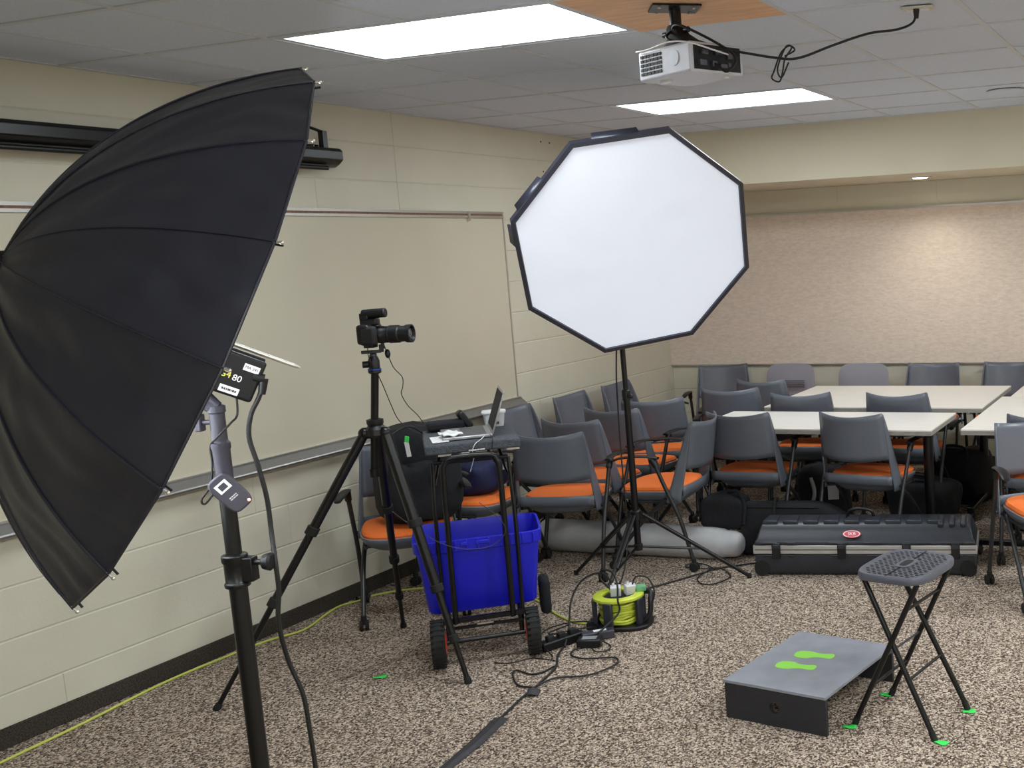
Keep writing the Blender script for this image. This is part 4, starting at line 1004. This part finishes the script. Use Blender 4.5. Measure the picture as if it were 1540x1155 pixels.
tag(None or (lambda o: o)(MB().at(basis((0, 0, 0), (1, 0, 0), (0, 1, 0), ZZ)).lathe((.50, 2.31, .098), (1.31, .02, -.01), [(0, .07), (.01, .088), (.03, .096), (.3, .097), (1.12, .094), (1.2, .086), (1.22, .078), (1.27, .076), (1.30, .066), (1.318, .045), (1.325, .015)], 40).build('padded_tube', 'tube')),
    'long grey padded tube lying on the carpet behind the softbox stand', 'tube')
t = thing('equipment_bag', 'square black padded bag resting over the end of the grey tube', 'bag', (1.68, 2.42, .165), .12)
b = softbox(.27, .17, .20, 10, 4, .001); b.build('body', 'bag', t)
MB().tube([(.02, .0, .205), (.09, -.03, .215), (.14, -.07, .15), (.135, -.09, .04)], .012, 8).build('strap', 'bag', t)
t = thing('soft_case', 'long soft black equipment bag lying behind the hard case', 'bag', (2.14, 2.50, .0), .17)
b = MB(); rings = []
for j in range(17):
    q = j / 16; x = -.36 + .74 * q; h = .315 * (1 - .0 * q) * (1 if q < .55 else math.cos((q - .55) / .45 * PI / 2) ** .5 * .98 + .02); w = .075 * (1 - .3 * q)
    h = max(h, .05)
    rings.append([Vector((x, w * math.copysign(abs(math.cos(a)) ** .6, math.cos(a)), h / 2 + h / 2 * math.copysign(abs(math.sin(a)) ** .6, math.sin(a)))) for a in [2 * PI * i / 24 for i in range(24)]])
b.rings(rings); b.build('body', 'bag', t)
MB().tube([(-.16, -.075, .05), (-.16, -.078, .2), (-.16, -.04, .32), (-.16, .04, .32)], .010, 8).build('strap', 'blackrub', t)
b = MB(); b.tube([(-.35, -.055, .29), (-.1, -.058, .29), (.1, -.05, .285)], .004, 6); b.build('zip_piping', 'blackmetal', t)
# bags stowed beneath the tables
t = thing('camera_backpack', 'dark backpack with light straps on the floor under the front table', 'backpack', (1.98, 3.32, 0), .3)
softbox(.34, .24, .36, 4, 11, .012).build('body', 'bag', t)
MB().tube([(-.08, -.12, .3), (-.06, -.15, .2), (-.1, -.14, .08)], .012, 8).build('strap', 'tube', t)
MB().box((.06, -.13, .2), (.07, .01, .09)).build('patch', 'tube', t)
t = thing('duffel_bag', 'dark duffel bag on the floor under the right end of the front table', 'bag', (2.62, 3.42, 0), -.1)
softbox(.48, .28, .27, 3, 12, .012).build('body', 'bag', t)
MB().tube([(-.12, -.13, .2), (-.08, -.12, .30), (.08, -.12, .30), (.12, -.13, .2)], .009, 8).build('handle', 'bag', t)

t = thing('duffel_bag', 'dark duffel bag on the floor beneath the near right table', 'bag', (3.42, 3.30, 0), .1)
softbox(.50, .34, .33, 3, 21, .012).build('body', 'bag', t)
MB().tube([(-.12, -.16, .24), (-.08, -.13, .36), (.08, -.13, .36), (.12, -.16, .24)], .009, 8).build('handle', 'bag', t)
t = thing('duffel_bag', 'dark bag standing deep under the rear table toward its right end', 'bag', (2.75, 3.93, 0), -.2)
softbox(.46, .30, .36, 4, 23, .012).build('body', 'bag', t)
MB().tube([(-.12, -.14, .28), (-.08, -.11, .39), (.08, -.11, .39), (.12, -.14, .28)], .009, 8).build('handle', 'bag', t)

# ------------------------------------------------------------------ projector and its cable
pz = 2.372
Vn, Lf, Rt = Vector((2.735, .115, pz)), Vector((2.425, .262, pz)), Vector((2.758, .385, pz))
px_ = (Vn - Lf); pw = .30; px_.normalize(); py_ = Vector((-px_.y, px_.x, 0)); pd = .235
pc = Vn - px_ * pw / 2 + py_ * pd / 2
t = thing('projector', 'white ceiling-mounted projector with a dark vent grid', 'projector', (pc.x, pc.y, pz))
PM = basis((0, 0, 0), px_, py_, ZZ)
b = MB().at(PM); b.prism([(-pw / 2 + .015, -pd / 2), (pw / 2, -pd / 2), (pw / 2, pd / 2), (-pw / 2 + .02, pd / 2), (-pw / 2, pd / 2 - .03), (-pw / 2, -pd / 2 + .02)], 0, .10); b.build('shell', 'projgrey', t, bevel=.008, seg=3)
b = MB().at(PM)
for i in range(6):
    for j in range(5): b.box((-.115 + i * .0205, -pd / 2 - .001, .022 + j * .0145), (.015, .004, .0095))
b.build('vent_grid', 'dark', t, smooth=False)
b = MB().at(PM); b.lathe((.065, -pd / 2 - .0005, .055), (0, -1, 0), [(0, .026), (.002, .026), (.002, .003)], 28); b.build('speaker_grille', 'grid', t)
b = MB().at(PM); b.box((pw / 2 + .0005, 0, .05), (.003, pd - .03, .082)); cp = b.build('connector_panel', 'dark', t, smooth=False)
b = MB().at(PM)
for i, (y, z, w, h) in enumerate(((-.07, .03, .03, .018), (-.02, .03, .02, .016), (.02, .025, .03, .012), (-.06, .065, .025, .014), (0., .068, .03, .016), (.05, .06, .02, .02), (.045, .03, .012, .012))): b.box((pw / 2 + .006, y, z), (.012, w, h))
b.build('connectors', 'greymetal', cp)
b = MB().at(PM); b.box((-.06, -.06, -.004), (.05, .02, .008)); b.cyl((-.09, -.05, -.008), (-.09, -.05, 0), .012, n=12); b.cyl((.11, .07, -.006), (.11, .07, 0), .010, n=12); b.build('foot', 'white', t)
mt = thing('projector_mount', 'black ceiling bracket and stem holding the projector', 'mount', (2.606, .283, H - .004))
b = MB(); b.box((0, 0, -.0045), (.17, .13, .006), rz=.62); b.build('ceiling_plate', 'blackmetal', mt, bevel=.001)
b = MB()
for sx_ in (-1, 1):
    for sy_ in (-1, 1):
        q = Matrix.Rotation(.62, 3, 'Z') @ Vector((sx_ * .06, sy_ * .045, -.010)); b.cyl(q, q - Vector((0, 0, .004)), .007, n=10)
b.build('bolts', 'chrome', mt)
b = MB(); b.cyl((0, 0, -.006), (0, 0, -.075), .021, n=20); b.build('stem', 'blackmetal', mt)
pcr = Vector((pc.x, pc.y, 0)) - Vector((2.606, .283, 0))
b = MB(); cx_, cy_ = pcr.x, pcr.y
ring_ = lambda w, d, z, q=0.: [Vector((cx_ * q, cy_ * q, 0)) + PM @ Vector((x, y, z)) for x, y in superell(w, d, 3, 24)]
b.rings([ring_(.024, .024, -.062), ring_(.034, .028, -.072), ring_(.042, .032, -.095, .15), ring_(.062, .042, -.118, .5), ring_(.088, .062, -.134, .8), ring_(.098, .070, -.142, .9), ring_(.094, .066, -.147, .9)]); b.build('tilt_head', 'blackrub', mt)
for s in (-1, 1):
    b = MB(); q = PM @ Vector((s * .05, 0, -.085)); b.cyl(q, q + (PM @ Vector((s * .02, 0, 0))), .010, n=10); b.build('adjuster_knob', 'black', mt)
# dark gap in the ceiling behind the projector
# power cable across the ceiling
import json
def W(x, y, z): return Vector((x, y, z))
plug = W(3.355, .745, H - .012)
ppc = cable('projector_power_cable', [PM @ Vector((pw / 2 + .01, -.02, .03)) + W(pc.x, pc.y, pz), PM @ Vector((pw / 2 + .05, .0, .0)) + W(pc.x, pc.y, pz), PM @ Vector((pw / 2 + .05, .03, .06)) + W(pc.x, pc.y, pz), W(2.66, .22, pz + .17), W(2.60, .26, pz + .165), W(2.63, .19, pz + .12),
       W(2.80, .28, pz + .085), W(2.95, .36, pz + .055), W(3.02, .40, pz + .055), W(3.12, .48, pz + .10), W(3.22, .58, pz + .145), W(3.30, .67, pz + .165), W(3.345, .73, pz + .195), plug], .0045, 'cord', 'black cable strung from the projector to the ceiling outlet')
b = MB(); b.cyl(plug, plug - W(0, 0, .03), .012, .008, n=12); b.cyl(plug + W(0, 0, .004), plug, .013, n=12); tag(b.build('power_plug', 'black'), 'black plug in the ceiling outlet', 'plug')
k0 = W(2.975, .37, pz + .06)
MB().tube([k0 + W(.0, 0, .0), k0 + W(.03, .02, .02), k0 + W(.015, .01, .035), k0 + W(-.01, -.01, .01), k0 + W(-.03, -.03, -.05), k0 + W(-.04, -.03, -.075), k0 + W(-.02, -.01, -.085), k0 + W(-.01, 0, -.05), k0 + W(.0, .0, -.01), k0 + W(.02, .02, .03), k0 + W(.005, .0, .03), k0 + W(-.025, -.01, -.04), k0 + W(-.015, .0, -.07), k0 + W(.01, .01, -.02)], .003, 8).build('tied_hank', 'cord', ppc)
for s, lb in ((0, 'thin white cable wrapped round the left of the projector'),):
    cable('projector_white_cable', [PM @ Vector(q) + W(pc.x, pc.y, pz) for q in ((-.10, -.09, .108), (-.13, -pd / 2 - .012, .10), (-.06, -pd / 2 - .014, .098), (.06, -pd / 2 - .016, .105), (pw / 2 + .01, -pd / 2 - .01, .09), (pw / 2 + .035, -.05, .07), (pw / 2 + .022, .03, .062))], .0028, 'white', lb)

# ------------------------------------------------------------------ extension reel, adapters, floor cables
rc = Vector((1.672, 1.175, 0)); ra = math.radians(14)
RM = Matrix.Rotation(ra, 4, 'Z')
t = thing('cable_reel', 'lime green and black extension cord reel on the carpet', 'cable reel', rc)
b = MB().at(RM); b.prism(superell(.16, .115, 3, 40), .0, .02); b.build('base', 'black', t, bevel=.005)
b = MB(); b.lathe((0, 0, .018), (0, 0, 1), [(0, .05), (.12, .05)], 28); b.build('drum', 'black', t)
b = MB()
for k in range(9):
    z = .03 + k * .0125; r0 = .086 + .006 * math.sin(k * 2.1)
    pts = [(r0 * math.cos(2 * PI * i / 20), r0 * math.sin(2 * PI * i / 20), z + .003 * math.sin(i * 1.3 + k)) for i in range(20)]
    b.tube(pts, .0075, 8, closed=True, sub=2)
b.build('wound_cord', 'ycord' if False else 'lime', t)
b = MB(); b.lathe((0, 0, .138), (0, 0, 1), [(0, .118), (.004, .122), (.014, .122), (.018, .116), (.018, .080), (.012, .074), (0, .074)], 44, closed=True); b.build('flange', 'lime', t)
b = MB(); b.lathe((0, 0, .132), (0, 0, 1), [(0, .072), (.010, .072), (.012, .06), (.012, .01)], 32); b.build('socket_plate', 'dark', t)
for ang in (-1.75, -.35, .6, 2.4, 3.6):
    b = MB().at(RM @ Matrix.Rotation(ang, 4, 'Z')); b.box((.118, 0, .08), (.022, .045 if ang != 3.6 else .03, .125)); b.build('side_strut', 'case', t, bevel=.005)
b = MB().at(RM); b.tube([(.12, -.03, .02), (.155, -.02, .06), (.158, .0, .13), (.15, .03, .15), (.11, .05, .15)], .013, 10); b.build('carry_handle', 'black', t)
b = MB().at(RM); b.box((.10, .045, .168), (.05, .05, .03), rz=.3); b.build('reset_switch', 'mint', t, bevel=.008)
for i, (x, y, a, lb) in enumerate(((-.01, -.005, .5, 'white wall plug in the middle of the cord reel'), (.045, .035, .9, 'white adapter plugged into the right side of the cord reel'))):
    pp = thing('power_adapter', lb, 'adapter', rc + Vector((x, y, .146)), a)
    MB().box((0, 0, .024), (.05, .035, .05), rx=.25).build('body', 'white', pp, bevel=.004)
    MB().box((-.01, 0, .052), (.012, .012, .02)).build('prong_cover', 'white', pp, bevel=.002)
pp = thing('black_plug', 'black cord plug standing in the cord reel behind the white ones', 'plug', rc + Vector((-.035, .045, .146))); MB().box((0, 0, .022), (.03, .026, .044)).build('body', 'black', pp, bevel=.005)
# power supplies on the carpet in front of the reel
t = thing('power_supply', 'black power brick with printed label on the carpet by the reel', 'power brick', (1.683, .878, 0), .35)
MB().box((0, 0, .022), (.11, .07, .036)).build('case', 'black', t, bevel=.006); MB().box((0, 0, .0405), (.075, .05, .001)).build('label', 'greymetal', t)
lines('label_print', 4, .065, .04, 'tube', Matrix.Translation((0, 0, .0412)), t)
t = thing('power_supply', 'grey power brick with a white label lying against the reel', 'power brick', (1.672, .968, .0), .72)
MB().box((0, 0, .022), (.15, .052, .04)).build('case', 'greymetal', t, bevel=.006); MB().box((.01, 0, .0425), (.06, .026, .001)).build('label', 'paper', t)
t = thing('power_strip', 'black power strip lying among the cords between bin and reel', 'power strip', (1.545, .86, 0), 1.15)
MB().box((0, 0, .022), (.22, .055, .04)).build('case', 'black', t, bevel=.006)
for k in range(3): MB().box((-.06 + k * .06, 0, .052), (.035, .03, .025)).build('plug', 'blackrub', t, bevel=.005)

K = {"yellow": [[0.141, -0.804], [0.127, -0.701], [0.097, -0.355], [0.041, 0.066], [0.056, 0.434], [0.08, 0.606], [0.134, 0.759], [0.065, 0.976], [0.033, 1.108], [0.072, 1.205], [0.076, 1.285], [0.211, 1.429]], "yellow2": [[1.008, 1.423], [1.159, 1.323], [1.283, 1.226], [1.433, 1.145], [1.551, 1.13]], "tape": [[1.724, 0.356], [1.731, 0.274], [1.765, 0.087], [1.805, -0.124], [1.825, -0.314], [1.864, -0.477]], "A": [[1.728, 0.335], [1.72, 0.39], [1.683, 0.59], [1.61, 0.726], [1.578, 0.819]], "B": [[1.707, 0.38], [1.63, 0.391], [1.54, 0.486], [1.527, 0.532], [1.612, 0.507], [1.655, 0.538], [1.665, 0.609]], "C": [[1.721, 0.39], [1.749, 0.487], [1.873, 0.548], [1.925, 0.667], [1.91, 0.737], [1.864, 0.753], [1.75, 0.715], [1.672, 0.739], [1.647, 0.796], [1.66, 0.828]], "D": [[1.369, 0.594], [1.433, 0.598], [1.477, 0.643], [1.515, 0.68], [1.627, 0.676]], "E": [[1.941, 2.256], [1.806, 2.152], [1.748, 2.09], [1.613, 1.829], [1.523, 1.682]], "E2": [[1.748, 2.09], [1.652, 2.164], [1.569, 2.162], [1.558, 2.107], [1.629, 2.081], [1.709, 2.096], [1.773, 2.108], [1.877, 2.013], [1.898, 1.931], [1.859, 1.828], [1.792, 1.827], [1.728, 1.911], [1.722, 2.034], [1.726, 2.112]], "plug": [[0.063, 1.26]], "tapes": [[0.966, 0.339], [3.13, 0.334], [3.468, 0.285], [3.513, 0.568], [3.176, 0.645]], "reel": [[1.731, 1.083], [1.571, 1.097], [1.8, 1.24]], "brick": [[1.638, 0.841], [1.744, 0.838], [1.686, 0.965]], "phone": [[1.623, 0.934], [1.724, 0.99]], "blob": [[1.629, 0.755], [1.509, 0.99]]}
def flat(k, z=.006, dz=None): return [(x, y, z if dz is None else dz[i]) for i, (x, y) in enumerate(K[k])]
yl = [(max(x, .035), y, .006) for x, y in K['yellow']]
cable('yellow_extension_cord', yl + [(.45, 1.52, .006), (.75, 1.5, .006)] + [(x, y, .006) for x, y in K['yellow2']], .0055, 'ycord', 'long yellow-green extension cord along the foot of the left wall to the reel')
t = thing('cord_connector', 'black connector on the yellow cord beside the chair leg near the wall', 'connector', (.065, 1.245, .014), 1.4)
MB().cyl((-.04, 0, 0), (.04, 0, 0), .014, n=12).build('body', 'black', t, bevel=.003)
# gaffer-taped run
tp_ = K['tape']; b = MB(); L_, R_ = [], []
pts = [Vector((x, y, 0)) for x, y in tp_[2:]]
rnd = random.Random(2)
for i, p in enumerate(pts):
    d = (pts[min(i + 1, len(pts) - 1)] - pts[max(i - 1, 0)]).normalized(); w = Vector((-d.y, d.x, 0)); hw_ = .024 + .006 * rnd.random()
    L_.append(p + w * hw_); R_.append(p - w * hw_)
vs = [(p.x, p.y, .004) for p in L_] + [((p.x + q.x) / 2, (p.y + q.y) / 2, .011) for p, q in zip(L_, R_)] + [(p.x, p.y, .004) for p in R_]
n = len(L_); b.add(vs, [(i, i + 1, n + i + 1, n + i) for i in range(n - 1)] + [(n + i, n + i + 1, 2 * n + i + 1, 2 * n + i) for i in range(n - 1)])
tag(b.build('gaffer_tape', 'gaff', solid=.001), 'long strip of dark tape holding the cord down, bottom middle', 'tape')
b = MB().at(Matrix.Translation((1.745, .335, .010)) @ Matrix.Rotation(.5, 4, 'Z')); b.grid(lambda uu, vv: ((uu - .5) * .05, (vv - .5) * .07, .004 * math.sin(5 * uu)), 6, 4); tag(b.build('gaffer_tape', 'gaff', solid=.001), 'small loose square of dark tape at the upper end of the taped cord', 'tape')
cable('taped_power_cord', [(x, y, .007) for x, y in K['tape'][::-1]] + [(x, y, .007) for x, y in K['A'][1:]], .005, 'cord', 'black power cord running up from the tape to the power strip')
cable('coiled_power_cord', flat('B'), .004, 'cord', 'black cord bending into a narrow loop left of the taped cord')
cable('looped_power_cord', flat('C', .008), .004, 'cord', 'black cord looping out to the right in front of the power bricks')
cable('thin_cord', flat('D', .004), .0025, 'cord', 'thin black cord lying toward the cart wheel')
cable('stand_power_cord', flat('E', .007) + [(1.47, 1.62, .008), (1.50, 1.45, .01), (1.6, 1.3, .10), (1.66, 1.22, .20)], .0045, 'cord', 'black cord from the hard case to the reel across the carpet')
cable('spare_cord_coil', flat('E2', .009), .0038, 'cord', 'loose coil of black cord beside the right foot of the softbox stand')
r3 = rc
cable('reel_cord_arc', [(1.60, .80, .02), (1.53, .95, .05), (1.475, 1.07, .14), (1.50, 1.13, .22), (1.57, 1.16, .255), (1.62, 1.17, .24), (1.66, 1.18, .16)], .0048, 'cord', 'black cord arching high over the left side of the reel')
cable('reel_cord_loop', [(1.70, .93, .045), (1.735, 1.06, .10), (1.73, 1.07, .16), (1.715, 1.10, .23), (1.66, 1.15, .27), (1.60, 1.16, .27), (1.56, 1.2, .22), (1.62, 1.2, .16)], .0048, 'cord', 'black cord hanging down the front of the reel')
cable('reel_cord_hoop', [(1.72, 1.22, .17), (1.76, 1.20, .235), (1.82, 1.21, .23), (1.85, 1.21, .16), (1.835, 1.19, .09)], .004, 'cord', 'black cord curling over the right end of the reel')
cable('long_flash_cord', [(1.55, 1.66, 1.9), (1.50, 1.62, 1.3), (1.49, 1.61, 1.05), (1.495, 1.60, .7), (1.50, 1.6, .35), (1.52, 1.5, .16), (1.50, 1.42, .06), (1.52, 1.33, .03), (1.60, 1.24, .12), (1.65, 1.2, .17)], .004, 'cord', 'black cord running down the softbox stand to the reel')
cable('tangled_cord', [(1.60, .70, .012), (1.50, .78, .02), (1.42, .84, .01), (1.40, .95, .03), (1.46, 1.03, .04), (1.50, .98, .05), (1.44, .93, .03), (1.50, .86, .05), (1.58, .95, .05), (1.62, 1.05, .03), (1.55, 1.10, .03), (1.50, 1.0, .06)], .0035, 'cord', 'tangle of black cords around the power strip')
cable('adapter_cord', [(1.72, .83, .012), (1.76, .80, .01), (1.80, .82, .008), (1.79, .88, .008), (1.74, .90, .02)], .0035, 'cord', 'short black cord curling at the right of the power brick')

# flash power cord & sync cord at the umbrella stand
def SPt(dx, z, toward=0.):           # dx to the right in the picture at the umbrella stand
    vv = Vector((SBX, SBY, 0)) - Vector((camp.x, camp.y, 0)); vv.normalize(); ir = vv.cross(Vector((0, 0, 1))); return Vector((SBX, SBY, z)) + ir * dx - vv * toward
cable('flash_power_cord', [SPt(.085, 1.535), SPt(.076, 1.515), SPt(.060, 1.485), SPt(.052, 1.44), SPt(.062, 1.38), SPt(.071, 1.31), SPt(.072, 1.24), SPt(.072, 1.18, .03), SPt(.072, 1.12, .03), SPt(.065, 1.05, .02), SPt(.075, .96), SPt(.095, .88), SPt(.10, .80), SPt(.103, .68), SPt(.10, .5), SPt(.11, .3), SPt(.15, .1), SPt(.3, .02), SPt(.6, .012)], .0048, 'cord', 'thick black cord hanging from the flash beside the umbrella stand')
b = MB(); b.cyl(SPt(.072, 1.562), SPt(.092, 1.556), .010, n=10); b.cyl(SPt(.091, 1.557), SPt(.084, 1.525), .009, .007, n=10); tag(b.build('power_connector', 'black'), 'black angled connector at the bottom corner of the flash', 'connector')
cable('sync_cord', [SPt(.035, 1.565), SPt(.038, 1.54), SPt(.036, 1.49), SPt(.022, 1.475, .02), SPt(-.005, 1.45, .03), SPt(-.018, 1.43), SPt(-.019, 1.39), SPt(-.027, 1.35), SPt(-.045, 1.325), SPt(-.04, 1.315), SPt(-.02, 1.335), SPt(.0, 1.345, .03)], .0022, 'cord', 'thin black sync cord curling from the flash to the radio receiver')

# ------------------------------------------------------------------ extra real lamps : modelling lamp of the umbrella flash
a = bpy.data.lights.new('modelling_lamp', 'POINT'); a.energy = 22.; a.color = (.93, .97, 1); a.shadow_soft_size = .02
lo = bpy.data.objects.new('modelling_lamp', a); COL.objects.link(lo); lo.location = C + SX * (-.10) + SZ * (-.067)

# ------------------------------------------------------------------ world, camera, colour
wd = bpy.data.worlds.new('world'); SC.world = wd; wd.use_nodes = True
wd.node_tree.nodes['Background'].inputs[0].default_value = (.8, .85, .9, 1); wd.node_tree.nodes['Background'].inputs[1].default_value = .15
cam = bpy.data.cameras.new('camera'); co_ = bpy.data.objects.new('camera', cam); COL.objects.link(co_)
pitch, roll, yaw = 1.4308, -.0447, .3346
co_.matrix_world = Matrix.Translation(camp) @ (Matrix.Rotation(yaw, 4, 'Z') @ Matrix.Rotation(pitch, 4, 'X') @ Matrix.Rotation(roll, 4, 'Z'))
cam.sensor_width = 36; cam.lens = 36 * 1665.9 / 1540; cam.sensor_fit = 'HORIZONTAL'
cam.shift_x = -(1255.94 - 770) / 1540; cam.shift_y = (602.69 - 577.5) / 1540; cam.clip_start = .05
SC.camera = co_
SC.view_settings.view_transform = 'Standard'; SC.view_settings.look = 'None'; SC.view_settings.gamma = 1; SC.view_settings.use_curve_mapping = False
SC.view_settings.exposure = 0.38
SC.cycles.max_bounces = 8; SC.cycles.diffuse_bounces = 6; SC.cycles.use_denoising = True
